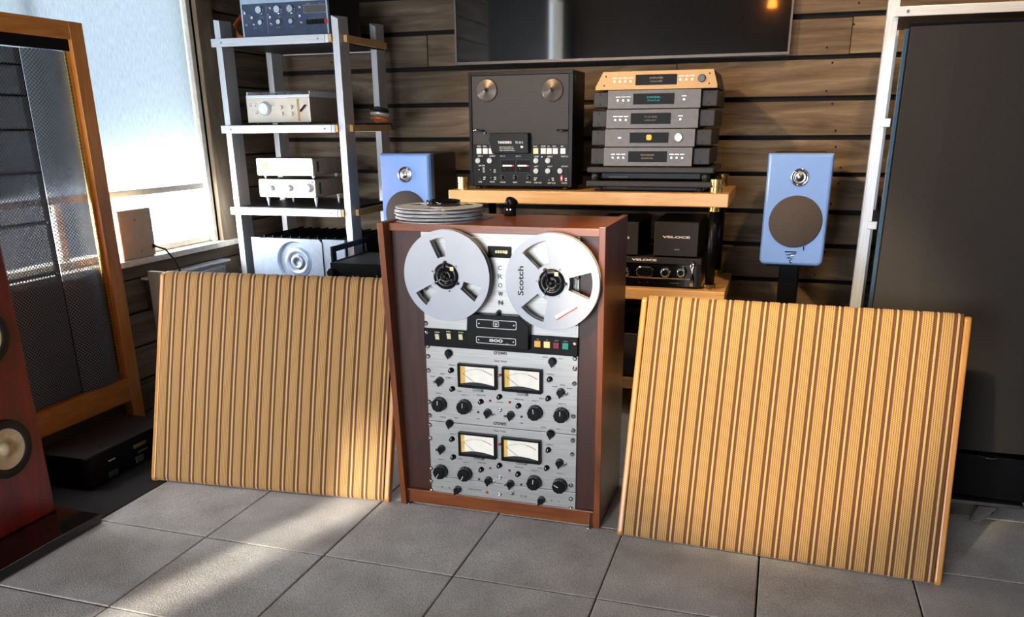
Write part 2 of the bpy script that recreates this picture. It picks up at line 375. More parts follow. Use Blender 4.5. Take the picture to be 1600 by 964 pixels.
# ================================================================ ROOM
T = .405
fl = struct('floor', G().box(XL - .12, XR + .12, YF - .12, YW + .12, -.06, -.010), m_subfloor)
tile = bpy.data.meshes.new('floor_tile')
gt = G(); h = T / 2 - .0022
gt.hexa([(-h, -h, -.010), (h, -h, -.010), (h, h, -.010), (-h, h, -.010), (-h, -h, 0), (h, -h, 0), (h, h, 0), (-h, h, 0)])
tile = gt.mesh('floor_tile'); tile.materials.append(m_carpet)
for i in range(0, 10):
    for j in range(-7, 5):
        o = bpy.data.objects.new('floor_tile', tile); COL.objects.link(o); o.parent = fl
        o.location = ((i + .5) * T + random.uniform(-.0008, .0008), (j + .5) * T + random.uniform(-.0008, .0008), random.uniform(-.0012, 0))
        o.rotation_euler = (0, 0, random.uniform(-.003, .003) + random.choice((0, 0, pi / 2)))
        b = o.modifiers.new('bevel', 'BEVEL'); b.width = .003; b.segments = 2
part('dark_mat', G().box(XL, -.004, -.75, YW, -.012, -.002), m_darkcarpet, fl)

wb = struct('wall_back', G().box(XL - .12, XR + .12, YW + .012, YW + .12, -.06, ZC + .1), m_void)
gz = [.05, .205, .36, .515, .671, .815, .972, 1.123, 1.278, 1.438, 1.593, 1.748, 1.903, 2.058, 2.213, 2.368, 2.523, 2.678, 2.75]
gz = [-.012] + gz
seams = {9: [2.2]}
for k in range(len(gz) - 1):
    z0, z1 = gz[k] + .0105, gz[k + 1] - .0085
    if z1 - z0 < .03: continue
    xs = [XL]
    if k + 0 == 10: xs += [.35, 2.205]
    else:
        x = XL + random.uniform(.7, 2.3)
        while x < XR - .5: xs.append(x); x += random.uniform(1.3, 2.4)
    xs.append(XR)
    for a, b_ in zip(xs[:-1], xs[1:]):
        d = random.uniform(0, .005); t = random.uniform(-.002, .002)
        g = G().hexa([(a + .001, YW - .006 - d, z0 + t), (b_ - .001, YW - .006 - d, z0 - t), (b_ - .001, YW + .013, z0 - t), (a + .001, YW + .013, z0 + t),
                      (a + .001, YW - .006 - d, z1 + t), (b_ - .001, YW - .006 - d, z1 - t), (b_ - .001, YW + .013, z1 - t), (a + .001, YW + .013, z1 + t)])
        part('plank', g, m_plank, wb, .003)
nails = G()
for k in range(3, 14):
    for x in [2.17, 1.55, .62, 2.75, -.1]:
        for zz in (gz[k] + .035, gz[k + 1] - .03):
            nails.cyl((x + random.uniform(-.06, .06), YW - .010, zz + random.uniform(-.01, .01)), .0042, .0025, 'y', 8)
o = part('nail_heads', nails, m_void, wb); o['kind'] = 'stuff'

wl = struct('wall_left', G().box(XL - .12, XL - .012, YF, -4.0, -.06, ZC + .1).box(XL - .12, XL - .012, -3.4, -.15, -.06, ZC + .1)
            .box(XL - .12, XL - .012, 1.44, YW + .1, -.06, ZC + .1).box(XL - .12, XL - .012, -.15, 1.44, -.06, .665).box(XL - .12, XL - .012, -.15, 1.44, 2.3, ZC + .1)
            .box(XL - .12, XL - .012, -4.0, -3.4, -.06, .3).box(XL - .12, XL - .012, -4.0, -3.4, 2.5, ZC + .1), m_void)
lz = [-.012, .055, .192, .329, .470, .609, .757, .910, 1.062, 1.214, 1.366, 1.52, 1.675, 1.83, 1.985, 2.14, 2.295, 2.45, 2.605, 2.75]
def lplank(y0, y1, z0, z1):
    d = random.uniform(0, .004)
    part('plank', G().box(XL - .013, XL + .004 + d, y0 + .001, y1 - .001, z0 + .004, z1 - .004), m_plank_y, wl, .003)
for a, b_ in zip(lz[:-1], lz[1:]):
    lplank(1.552, YW - .014, a, b_)
    if b_ <= .61:
        ys = .45 + random.uniform(-.12, .12); lplank(ys, 1.552, a, b_); lplank(-1.4, ys, a, b_)
    elif a > 2.29: lplank(-1.4, 1.552, a, b_)
    else: lplank(-1.4, -.21, a, b_)
part('added_sun_fin', G().box(XL - .75, XL - .121, -.62, -.50, -.06, ZC + .1), m_plaster, wl)  # unseen fin added outside to keep direct sun off the roller shade
wr = struct('wall_right', G().box(XR, XR + .12, YF, YW + .1, -.06, ZC + .1), m_plaster)
ce = struct('ceiling', G().box(XL - .12, XR + .12, YF - .1, YW + .1, ZC, ZC + .12), m_ceiling)
wf = struct('wall_front', G().box(XL - .12, -.45, YF - .12, YF, -.06, ZC + .1).box(1.55, XR + .12, YF - .12, YF, -.06, ZC + .1)
            .box(-.45, 1.55, YF - .12, YF, -.06, .4).box(-.45, 1.55, YF - .12, YF, 1.75, ZC + .1), m_plaster)
for z_, s_ in ((0.0, 'left'), ):
    struct('baseboard_right', G().box(XR - .015, XR, YF, YW - .02, 0, .09), m_plaster)

# window_1: the shaded window in the left wall
w1 = struct('window_1', G().box(XL - .10, XL - .005, 1.405, 1.432, .69, 2.3).box(XL - .10, XL - .005, -.15, -.12, .69, 2.3)
            .box(XL - .10, XL - .005, -.12, 1.405, 2.27, 2.3).box(XL - .10, XL - .03, -.12, 1.405, .69, .715), m_framepaint, bevel=.003)
part('window_pane', G().box(XL - .075, XL - .070, -.12, 1.405, .715, 2.27), m_glass, w1)
part('window_mullion', G().box(XL - .085, XL - .06, .58, .61, .715, 2.27), m_framepaint, w1)
part('window_casing', G().box(XL, XL + .022, 1.434, 1.549, .665, 2.42), m_plank_z, w1, .004)
part('window_casing', G().box(XL, XL + .022, -.205, -.15, .665, 2.42), m_plank_z, w1, .004)
part('window_casing', G().box(XL, XL + .022, -.205, 1.549, 2.422, 2.53), m_plank_y, w1, .004)
part('window_sill', G().box(XL - .10, XL + .035, -.205, 1.58, .662, .688), m_framepaint, w1, .004)
part('sill_apron', G().box(XL + .004, XL + .022, -.205, 1.56, .612, .660), m_plank_y, w1, .004)
# roller shade hung in the window
rs = thing('roller_shade', (XL - .03, .64, .93), 'pale blue-white woven roller shade pulled most of the way down the left window', 'window shade')
part('shade_fabric', G().add([(XL - .03, -.10, .945), (XL - .03, 1.40, .945), (XL - .03, 1.40, 2.24), (XL - .03, -.10, 2.24)], [(0, 1, 2, 3)]), m_shade, rs)
part('hem_bar', G().box(XL - .038, XL - .024, -.10, 1.40, .925, .950), m_framepaint, rs, .003)
part('roller_tube', G().lathe((XL - .031, 0, 2.245), [(.02, 0)], 'x', 12) if False else G().tube([(XL - .031, -.10, 2.25), (XL - .031, 1.40, 2.25)], .018, 12), m_framepaint, rs)
# side window behind the camera; front one added for its fill light; bare panes
w2 = struct('window_2', G().box(XL - .11, XL - .01, -4.0, -3.97, .3, 2.5).box(XL - .11, XL - .01, -3.43, -3.4, .3, 2.5)
            .box(XL - .11, XL - .01, -3.97, -3.43, .3, .34).box(XL - .11, XL - .01, -3.97, -3.43, 2.46, 2.5), m_framepaint)
part('window_pane', G().box(XL - .065, XL - .060, -3.97, -3.43, .34, 2.46), m_glass, w2)
w3 = struct('added_window', G().box(-.45, -.40, YF - .1, YF - .01, .4, 1.75).box(1.5, 1.55, YF - .1, YF - .01, .4, 1.75).box(.53, .57, YF - .1, YF - .01, .4, 1.75)
            .box(-.40, 1.5, YF - .1, YF - .01, .4, .45).box(-.40, 1.5, YF - .1, YF - .01, 1.7, 1.75), m_framepaint)
part('window_pane', G().box(-.40, 1.5, YF - .06, YF - .055, .45, 1.7), m_glass, w3)
sc_ = thing('wall_lamp', (1.72, YF + .05, 2.42), 'small amber wall lamp on the wall behind the camera, mirrored in the television', 'lamp')
part('lamp_shade', G().lathe((1.72, YF + .09, 2.38), [(.05, 0), (.035, .11)], 'z', 20), plain('amber_lamp_glass', (255, 170, 80), .5, emit=(255, 150, 60), es=9), sc_)
part('mount', G().box(1.70, 1.74, YF + .001, YF + .05, 2.40, 2.47), m_brass, sc_)

# beige plate box on the sill, its cord, raceway under the sill
ob = thing('cover_plate', (XL + .02, .90, .689), 'beige metal cover box with screws standing on the window sill', 'electrical box')
part('case', G().box(XL + .004, XL + .034, .78, .968, .689, .882), m_outlet, ob, .006)
for a, b_ in ((.95, .86), (.95, .715), (.80, .86), (.87, .84), (.955, .80), (.955, .78), (.885, .715)):
    part('screw', G().lathe((XL + .034, a, b_), [(.005, 0), (.0045, .0025)], 'x', 8), m_steel, ob)
part('socket', G().lathe((XL + .034, .955, .728), [(.009, 0), (.007, .008)], 'x', 10), m_rubber, ob)
g = G().tube([(XL + .042, .955, .728), (XL + .075, .975, .712), (XL + .085, 1.01, .66), (XL + .07, 1.05, .61), (XL + .06, 1.06, .4), (XL + .05, 1.06, .05)], .0042)
part('cord', g, m_rubber, ob, label='thin black cord')
rw = thing('wall_raceway', (XL + .03, 1.19, .47), 'grey metal raceway box with a cover plate under the window sill', 'electrical box')
part('case', G().box(XL + .010, XL + .055, .90, 1.40, .47, .598), m_steel, rw, .004)
part('top_lip', G().box(XL + .010, XL + .066, .88, 1.41, .598, .609), m_reel2, rw, .003)
part('cover', G().box(XL + .055, XL + .060, 1.10, 1.375, .485, .585), m_fridge if False else m_panel, rw, .003)
for a in (1.12, 1.355):
    part('screw', G().lathe((XL + .060, a, .572), [(.004, 0), (.004, .002)], 'x', 8), m_steel, rw)
p = P(230, 424, 'y', .70)
g = G().box(p.x, p.x + .35, .70, .72, 0.0, p.z)
solo('weathered_board', g, m_plank_z, 'weathered wooden board standing behind the left grille by the wall', 'board', bevel=.002)

# ================================================================ TELEVISION
t0 = P(712, 101, 'y', 1.965); t1 = P(1233, 86, 'y', 1.965)
tx0, tx1, tz0 = t0.x, t1.x, (t0.z + t1.z) / 2; tz1 = tz0 + .84
tv = thing('television', ((tx0 + tx1) / 2, 1.99, tz0), 'large wall-mounted flat television with a dark screen and thin grey bezel', 'television')
part('screen', G().box(tx0 + .008, tx1 - .008, 1.968, 1.985, tz0 + .010, tz1 - .008), m_screen, tv)
b = .008
part('bezel', G().box(tx0, tx1, 1.962, 1.99, tz0, tz0 + .011).box(tx0, tx1, 1.962, 1.99, tz1 - b, tz1).box(tx0, tx0 + b, 1.962, 1.99, tz0 + .011, tz1 - b).box(tx1 - b, tx1, 1.962, 1.99, tz0 + .011, tz1 - b), m_grey, tv)
part('back_case', G().box(tx0 + .01, tx1 - .01, 1.9855, YW - .016, tz0 + .012, tz1 - .02), m_blackmatte, tv)

# ================================================================ STUDIO TAPE RECORDER IN ITS CABINET
YP = .405
def K(u, v, y=YP): return P(u, v, 'y', y)
rec = thing('tape_recorder', (1.21, .55, 0), 'tall studio reel-to-reel recorder in an open mahogany cabinet with steel panels', 'tape recorder')
ZT = .914
xl0, xl1 = K(627, 786, .385).x, K(640, 786, .385).x       # left side board
xr0, xr1 = K(925, 826, .392).x, K(935.5, 826, .392).x
xl0t, xl1t = .866, .884
part('side_board', G().hexa([(xl0, .385, 0), (xl0 + .019, .385, 0), (xl0 + .019, .73, 0), (xl0, .73, 0), (.8665, .358, .918), (.8855, .358, .918), (.8855, .73, .918), (.8665, .73, .918)]), m_mahog, rec, .0015)
part('side_board', G().hexa([(1.528, .392, 0), (1.547, .392, 0), (1.547, .73, 0), (1.528, .73, 0), (1.524, .385, .918), (1.543, .385, .918), (1.543, .73, .918), (1.524, .73, .918)]), m_mahog, rec, .0015)
zt_a = K(700, 346, .40).z
part('top_board', G().box(.886, 1.524, .396, .73, ZT - .024, ZT - .002), m_mahog_h, rec, .0015)
part('kick_rail', G().hexa([(.889, .398, .006), (1.5265, .398, .006), (1.5265, .42, .006), (.889, .42, .006), (.889, .398, .052), (1.5265, .398, .052), (1.5265, .42, .052), (.889, .42, .052)]), m_mahog_h, rec, .0015)
part('back_panel', G().box(.888, 1.524, .712, .73, .01, ZT - .025), m_mahog_dk, rec)
part('rack_rail', G().box(.888, .990, .412, .43, .053, ZT - .025), m_mahog_dk, rec)
part('rack_rail', G().box(1.455, 1.5255, .412, .43, .053, ZT - .025), m_mahog_dk, rec)
for x, y in ((.905, .395), (1.517, .386)):
    part('leveling_foot', G().lathe((x, y, 0), [(.009, 0), (.009, .003), (.003, .004), (.003, .05)], 'z', 10), m_chrome, rec)
PX0, PX1 = (K(660, 352).x + K(670, 768).x) / 2 + .002, (K(909.8, 362).x + K(896, 798).x) / 2
def zz(ul, vl, ur, vr): return (K(ul, vl).z + K(ur, vr).z) / 2
Z_top, Z_bar1, Z_bar0 = zz(660, 352, 909.8, 362), zz(664.5, 512, 902, 527), zz(665.5, 538.5, 901, 557)
Z_a0 = zz(671, 656, 895, 680.5); Z_b0 = zz(673, 743, 893, 769); Z_c0 = zz(670, 768, 896, 798)
part('transport_plate', G().box(PX0, PX1, YP, YP + .006, Z_bar1 - .002, Z_top), m_panel, rec, .001)
part('raised_plate', G().box(PX0 + .006, PX1 - .006, YP - .004, YP, K(781, 371).z - .155, K(790, 372).z), m_panel, rec, .001)
part('control_bar', G().box(PX0, PX1, YP - .008, YP + .006, Z_bar0, Z_bar1), m_black, rec, .0015)
part('amplifier_plate', G().box(PX0, PX1, YP, YP + .006, Z_a0 + .0008, Z_bar0 - .001), m_panel, rec, .001)
part('amplifier_plate', G().box(PX0, PX1, YP, YP + .006, Z_b0 + .0008, Z_a0 - .0008), m_panel, rec, .001)
part('power_plate', G().box(PX0, PX1, YP, YP + .006, Z_c0, Z_b0 - .0008), m_panel, rec, .001)
# head cover
c0, c1, c2, c3 = K(728, 541, YP - .03), K(825, 544, YP - .03), K(826, 511, YP - .03), K(809, 497, YP - .03); c4 = K(730, 495, YP - .03)
part('head_cover', G().prism([(c0.x, c0.z + .003), (c1.x, c0.z), (c2.x, c2.z + .002), (c3.x, c3.z + .004), (c4.x, c3.z + .004)], 'y', YP - .03, YP), m_black, rec, .002)
def plate(cu, cv, w_, h_, y):
    c = K(cu, cv, y)
    g = G(); n = len(rrect(0, 1, 0, 1, .1))
    o_ = rrect(c.x - w_ / 2, c.x + w_ / 2, c.z - h_ / 2, c.z + h_ / 2, h_ * .18); i_ = rrect(c.x - w_ / 2 + .0016, c.x + w_ / 2 - .0016, c.z - h_ / 2 + .0016, c.z + h_ / 2 - .0016, h_ * .16)
    vs = [(a, y, b_) for a, b_ in o_] + [(a, y, b_) for a, b_ in i_] + [(a, y - .0012, b_) for a, b_ in o_] + [(a, y - .0012, b_) for a, b_ in i_]
    fs = []
    for k in range(n):
        q = (k + 1) % n; fs += [(2 * n + k, 2 * n + q, 3 * n + q, 3 * n + k), (k, q, 2 * n + q, 2 * n + k), (n + k, n + q, 3 * n + q, 3 * n + k)]
    return g.add(vs, fs), c
yc = YP - .0305
g, c = plate(775.5, 507, .124, .026, yc); part('badge_frame', g, m_white, rec)
part('crown_badge', plate(775, 506.5, .0175, .0165, yc)[0], m_white, rec)
g = G()
for k in range(-2, 3): g.tube([(c.x - .001, yc - .001, c.z - .004), (c.x - .001 + k * .0024, yc - .001, c.z + .0055 - abs(k) * .0012)], .0006, 4)
part('crown_emblem', g.tube([(c.x - .005, yc - .001, c.z - .0045), (c.x + .003, yc - .001, c.z - .0045)], .0007, 4), m_white, rec)
for dx in (-.054, .054): part('badge_screw', G().cyl((c.x + dx, yc, c.z), .002, .0015, 'y', 8), m_white, rec)
g, c = plate(775, 532.5, .124, .0205, yc); part('badge_frame', g, m_white, rec)
text('model_number', '800', (c.x, yc - .0005, c.z + .0005), .0095, m_white, rec, .042, bold=.0003)
for dx in (-.054, .054): part('badge_screw', G().cyl((c.x + dx, yc, c.z), .002, .0015, 'y', 8), m_white, rec)
text('small_lettering', 'STEREO', (c.x + .035, yc - .0003, c.z - .006), .002, m_steel, rec)
# counter, vertical name, pilot knob
c = K(781, 393.5, YP - .004)
part('counter_window', G().box(c.x - .035, c.x + .035, YP - .010, YP - .004, c.z - .0165, c.z + .0165), m_blackgloss, rec, .001)
for k in range(4): part('counter_digit', G().box(c.x - .012 + k * .0075, c.x - .0065 + k * .0075, YP - .011, YP - .0099, c.z - .003, c.z + .005), m_cream, rec)
part('reset_knob', G().cyl((c.x + .022, YP - .010, c.z + .001), .005, .005, 'y', 12), m_cream, rec)
for k, ch in enumerate('CROWN'):
    q = K(781.5 + .1 * k, 418.5 + 13.6 * k, YP - .004); text('name_letter', ch, (q.x, YP - .0045, q.z), .013, m_printsoft, rec, .013)
q = K(779.4, 487.5, YP - .004); part('pilot_knob', G().lathe(q, [(.007, 0), (.006, .008), (.004, .018), (.004, .02)], 'y', 12), m_knob, rec)

# knobs: shared meshes, origin at the panel, facing -y
def fluted(r, hgt, n=9, dep=.06, N=54):
    vs = []; prof = [(1.04, 0), (1.04, hgt * .12), (1.0, hgt * .16), (.97, hgt * .9), (.9, hgt)]
    for s_, hh in prof:
        for k in range(N):
            a = 2 * pi * k / N; rr = r * s_ * (1 - dep * (.5 + .5 * math.cos(n * a)) * (1 if hh > hgt * .14 else 0))
            vs.append((rr * math.cos(a), -hh, rr * math.sin(a)))
    fs = [(i * N + k, i * N + (k + 1) % N, (i + 1) * N + (k + 1) % N, (i + 1) * N + k) for i in range(4) for k in range(N)] + [list(range(4 * N, 5 * N))]
    g = G().add(vs, fs, False); return g
kb = fluted(.0225, .024)
kb.lathe((0, -.024, 0), [(.015, 0), (.0135, .001)], 'y', 20)
me_big = kb.mesh('big_knob')
me_mark = G().box(-.0009, .0009, -.0260, -.0245, .002, .0165).mesh('knob_mark')
gs = fluted(.0115, .018, 7, .10, 42); gs.prism([(-.004, -.012), (0, -.0175), (.004, -.012), (.003, .010), (-.003, .010)], 'y', 0, -.019)
me_sel = gs.mesh('selector_knob')
me_ptr = G().lathe((0, 0, 0), [(.0125, 0), (.012, .010), (.009, .014)], 'y', 24).prism([(-.006, -.008), (0, -.018), (.006, -.008), (.003, .009), (-.003, .009)], 'y', 0, -.016).mesh('pointer_knob')
me_tiny = G().lathe((0, 0, 0), [(.0085, 0), (.0085, .002), (.0072, .003), (.0068, .014), (.005, .0155)], 'y', 20).mesh('trim_knob')
me_tmark = G().box(-.0007, .0007, -.0163, -.0150, 0, .0065).mesh('knob_mark')
me_jack = G().ring((0, 0, 0), .0065, .0032, .004, 'y', 18).mesh('jack')
me_led = G().lathe((0, 0, 0), [(.0042, 0), (.0040, .002), (.0018, .0042)], 'y', 12).mesh('indicator_lamp')
me_tog = G().lathe((0, 0, 0), [(.004, 0), (.004, .003)], 'y', 10).tube([(0, -.002, 0), (.001, -.013, .006)], .0016, 6).mesh('toggle_switch')
me_screw = G().lathe((0, 0, 0), [(.0072, 0), (.0072, .0018), (.0055, .003), (.0035, .0045)], 'y', 14).mesh('rack_screw')
me_cup = G().lathe((0, 0, -.0), [(.0076, -.0002), (.0074, .0008), (.0060, .001)], 'y', 14).mesh('screw_washer')
me_crank = G().lathe((0, 0, 0), [(.0045, 0), (.0045, .012), (.003, .014)], 'y', 12).mesh('cue_knob')
scr = [(666.8, 519), (668.5, 540.6), (669, 556.6), (669.6, 578.5), (671, 628), (671.9, 649), (671.9, 663.8), (672.3, 684.6), (673.4, 731.8), (673.6, 751.6), (674, 765.8),
       (898.4, 536.9), (898.2, 560), (898.2, 576), (897.4, 599.3), (896, 650.6), (895.6, 672.5), (895, 688), (894, 709.7), (892.4, 758.4), (892, 779.6), (891.8, 794.5),
       (663.5, 354.5), (903.7, 365.5), (904, 380), (901, 505.5), (666.5, 450), (902, 433.5), (665.5, 505)]
for u, v in scr:
    yy = YP - .008 if (u, v) in ((666.8, 519), (898.4, 536.9)) else YP
    o = put('rack_screw', me_screw, m_chrome, rec, K(u, v, yy)); put('screw_washer', me_cup, m_rubber, o, K(u, v, yy))
def big(u, v, ang):
    o = put('big_knob', me_big, m_knob, rec, K(u, v)); put('knob_mark', me_mark, m_white, o, K(u, v), (0, ang, 0))
    c = K(u, v); g = G()
    for k in range(11):
        a = math.radians(-140 + 28 * k); s_, c_ = math.sin(a), math.cos(a)
        g.tube([(c.x + .0265 * s_, YP - .0004, c.z + .0265 * c_), (c.x + .0295 * s_, YP - .0004, c.z + .0295 * c_)], .0005, 4)
    part('dial_ticks', g, m_printsoft, rec)
for u, v, a in ((687.8, 630.6, .05), (726.6, 634.4, .0), (836.9, 643.8, -.15), (877.8, 647.5, .0), (689.9, 735.6, 3.7), (727.8, 739.2, 3.6), (835.5, 752.6, .1), (875.4, 757.5, 5.2)): big(u, v, a)
for u, v in ((701.9, 551), (863.7, 564), (703.3, 660.2), (861, 676.5)): put('pointer_knob', me_ptr, m_knob, rec, K(u, v))
for u, v in ((705.6, 578), (707.5, 607), (859.4, 592), (857, 621.8), (781, 619.4), (752, 627), (810.6, 633.4), (707, 685.3), (709, 713.3), (857.2, 702.3), (854.6, 730.3), (780.9, 726.5), (752.6, 732.9), (810, 739.9)):
    o = put('trim_knob', me_tiny, m_knob, rec, K(u, v)); put('knob_mark', me_tmark, m_white, o, K(u, v), (0, random.uniform(-.3, .3), 0))
for u, v, sx in ((688, 594, -1), (876.6, 611.9, 1), (762.8, 643.8, 1), (798.4, 647.5, -1), (690.6, 700.1, -1), (874.8, 721.8, 1), (763.9, 749.4, 1), (798.3, 754.7, -1)):
    put('selector_knob', me_sel, m_knob, rec, K(u, v)); c = K(u, v); put('cue_knob', me_crank, m_chrome, rec, (c.x + sx * .0165, YP, c.z - .004))
for u, v in ((715.9, 763.9), (846.5, 780.2)):
    put('selector_knob', me_sel, m_knob, rec, K(u, v), (0, .5, 0))
for u, v in ((766, 626), (796.6, 628.4), (766, 731.4), (796.2, 735)): put('indicator_lamp', me_led, m_red, rec, K(u, v), label='small red indicator lamp')
put('pilot_lamp', me_led.copy(), m_orangebtn, rec, K(761, 769), sc=1.2, label='amber pilot lamp').data.materials[0] = m_copper
for u, v in ((781.6, 585.5), (781.3, 693.5)): put('record_button', me_crank, m_pinkred, rec, K(u, v), sc=.9, label='faded red record button')
for o_ in [o for o in rec.children if o.name.startswith('record_button')]:
    o_.data = o_.data.copy(); o_.data.materials[0] = m_pinkred
for u, v in ((781.6, 640), (780.9, 745.6), (780.9, 771.7)): put('jack', me_jack, m_chrome, rec, K(u, v))
for u, v in ((747.4, 643.8), (815, 651), (748.8, 748.4), (814.7, 756.9)): part('slot_switch', G().cyl(K(u, v), .0035, .003, 'y', 10), m_rubber, rec)
put('toggle_switch', me_tog, m_chrome, rec, K(800.9, 770.7), sc=1.4)
for u, v in ((691, 760.5), (862, 781.8), (873, 783.4), (702, 762)): part('small_screw', G().cyl(K(u, v), .0026, .0015, 'y', 8), m_steel, rec)
# meters
def meter(u0, v0, u1, v1, yel):
    a, b_ = K(u0, v0), K(u1, v1)
    x0, x1, z1, z0 = a.x, b_.x, a.z, b_.z
    zc1 = (K(u0, v0).z + K(u1, v0 + (u1 - u0) * .068).z) / 2; zc0 = (K(u0, v1 - (u1 - u0) * .088).z + K(u1, v1).z) / 2
    z1, z0 = zc1, zc0; o = part('meter', G().box(x0, x1, YP - .006, YP, z0, z1), m_black, rec, .001)
    f = .0065; y = YP - .016
    part('meter_bezel', G().box(x0, x0 + f, y, YP - .006, z0, z1).box(x1 - f, x1, y, YP - .006, z0, z1).box(x0 + f, x1 - f, y, YP - .006, z1 - f, z1).box(x0 + f, x1 - f, y, YP - .006, z0, z0 + f), m_black, o, .0008)
    part('meter_face', G().box(x0 + f, x1 - f, YP - .0075, YP - .006, z0 + f, z1 - f), m_meter, o)
    part('meter_edge_tint', G().box(x0 + f, x0 + f + (.016 if yel else .012), YP - .0078, YP - .0074, z0 + f, z1 - f), m_meteryel, o)  # yellow strip down the left edge of the meter face
    cx = (x0 + x1) / 2; w_ = x1 - x0 - 2 * f; zb = z0 + f
    part('meter_mask', G().prism([(x0 + f, zb), (x1 - f, zb), (x1 - f, zb + .003), (cx + w_ * .2, zb + .009), (cx - .002, zb + .011), (cx - w_ * .2, zb + .010), (x0 + f, zb + .004)], 'y', YP - .009, YP - .0075), m_grey_dk, o)
    g = G(); R = w_ * .78; zc = zb - w_ * .32
    for k in range(15):
        t = math.radians(-34 + k * 3.6 * 1.0); ln_ = .003 if k % 3 else .005
        g.tube([(cx + R * math.sin(t), YP - .0079, zc + R * math.cos(t)), (cx + (R + ln_) * math.sin(t), YP - .0079, zc + (R + ln_) * math.cos(t))], .0003, 4)
    part('meter_scale', g.tube([(cx + R * math.sin(math.radians(-34 + 3 * k)), YP - .0079, zc + R * math.cos(math.radians(-34 + 3 * k))) for k in range(17)], .00025, 4), m_printsoft, o)
    part('meter_red_band', G().tube([(cx + R * math.sin(math.radians(12 + 3 * k)), YP - .0080, zc + R * math.cos(math.radians(12 + 3 * k))) for k in range(8)], .0009, 5), m_meterred, o)
    g = G().cyl((x0 + f + .011, YP - .0079, z0 + (z1 - z0) * .55), .0016, .001, 'y', 8)
    part('meter_needle', g.tube([(x0 + f + .011, YP - .0085, z0 + (z1 - z0) * .55), (cx - .008, YP - .0085, zb + .009)], .0005, 4), m_print, o)
meter(716.9, 566.5, 777.8, 607.8, True); meter(785.9, 572, 847.8, 614.3, True)
meter(718, 674, 777, 715, False); meter(785.1, 681.9, 846, 722.9, False)
for u, v, n in ((747, 610, '1'), (816.6, 616, '2'), (748.4, 716, '1'), (814.9, 724, '2')):
    c = K(u, v)
    part('channel_box', G().box(c.x - .0175, c.x + .0175, YP - .0008, YP, c.z - .0042, c.z + .0042), m_print, rec)
    part('channel_box_field', G().box(c.x - .0165, c.x + .0085, YP - .0011, YP - .0007, c.z - .0032, c.z + .0032), m_panel, rec)
    text('channel_lettering', 'CHANNEL', (c.x - .004, YP - .0012, c.z), .0038, m_print, rec, .022); text('channel_number', n, (c.x + .013, YP - .0009, c.z), .005, m_white, rec)
for u, v in ((781.6, 551.9), (780.9, 661.9)): c = K(u, v); text('maker_lettering', 'crown', (c.x, YP - .0003, c.z), .010, m_print, rec, .041, bold=.0003)
for u, v in ((782, 564.6), (780.9, 673.6)): c = K(u, v); text('function_lettering', 'TRAC SYNC', (c.x, YP - .0003, c.z), .0062, m_print, rec, .042)
c = K(818.5, 775.4); text('amplifier_number', 'D 40', (c.x, YP - .0003, c.z), .007, m_printsoft, rec, .021)
sm = [('TREBLE', 706, 570.5, .022), ('BASS', 718, 611, .014), ('INPUT 1', 687, 614.5, .022), ('INPUT 2', 727, 617.5, .024), ('PLAYBACK GAIN', 752, 617.5, .028), ('MASTER', 852, 558, .016), ('SYNC', 876, 560.5, .013),
      ('TREBLE', 860, 585, .022), ('BASS', 846, 622.5, .014), ('INPUT 1', 837, 626.5, .022), ('INPUT 2', 878, 631, .024), ('PLAYBACK GAIN', 811, 624, .028), ('EQUALIZE', 676, 588, .016), ('METER', 691, 584, .014), ('RECORD', 700.5, 590, .016),
      ('EQUALIZE', 867, 604, .016), ('METER', 879, 601.5, .014), ('RECORD', 890, 607, .016), ('TREBLE', 707, 678, .022), ('BASS', 719, 716.5, .014), ('INPUT 1', 690, 718, .022), ('INPUT 2', 729, 722.5, .024),
      ('PLAYBACK GAIN', 752.6, 723, .028), ('SOURCE', 692, 651.5, .018), ('SYNC', 713, 653, .013), ('MASTER', 849, 667.5, .016), ('SYNC', 873, 670.5, .013), ('TREBLE', 859, 694.5, .022), ('BASS', 844, 731, .014),
      ('INPUT 1', 836, 735.5, .022), ('INPUT 2', 876, 740, .024), ('PLAYBACK GAIN', 811, 730, .028), ('HEADPHONES', 781, 781.5, .040), ('STEREO AMPLIFIER', 742, 764.8, .045), ('CENTER', 781, 628.5, .022), ('MIKE', 747, 654, .01), ('MIKE', 815, 661, .01)]
for s_, u, v, w_ in sm:
    c = K(u, v); text('control_lettering', s_, (c.x, YP - .0003, c.z), .0036, m_printsoft, rec, w_)
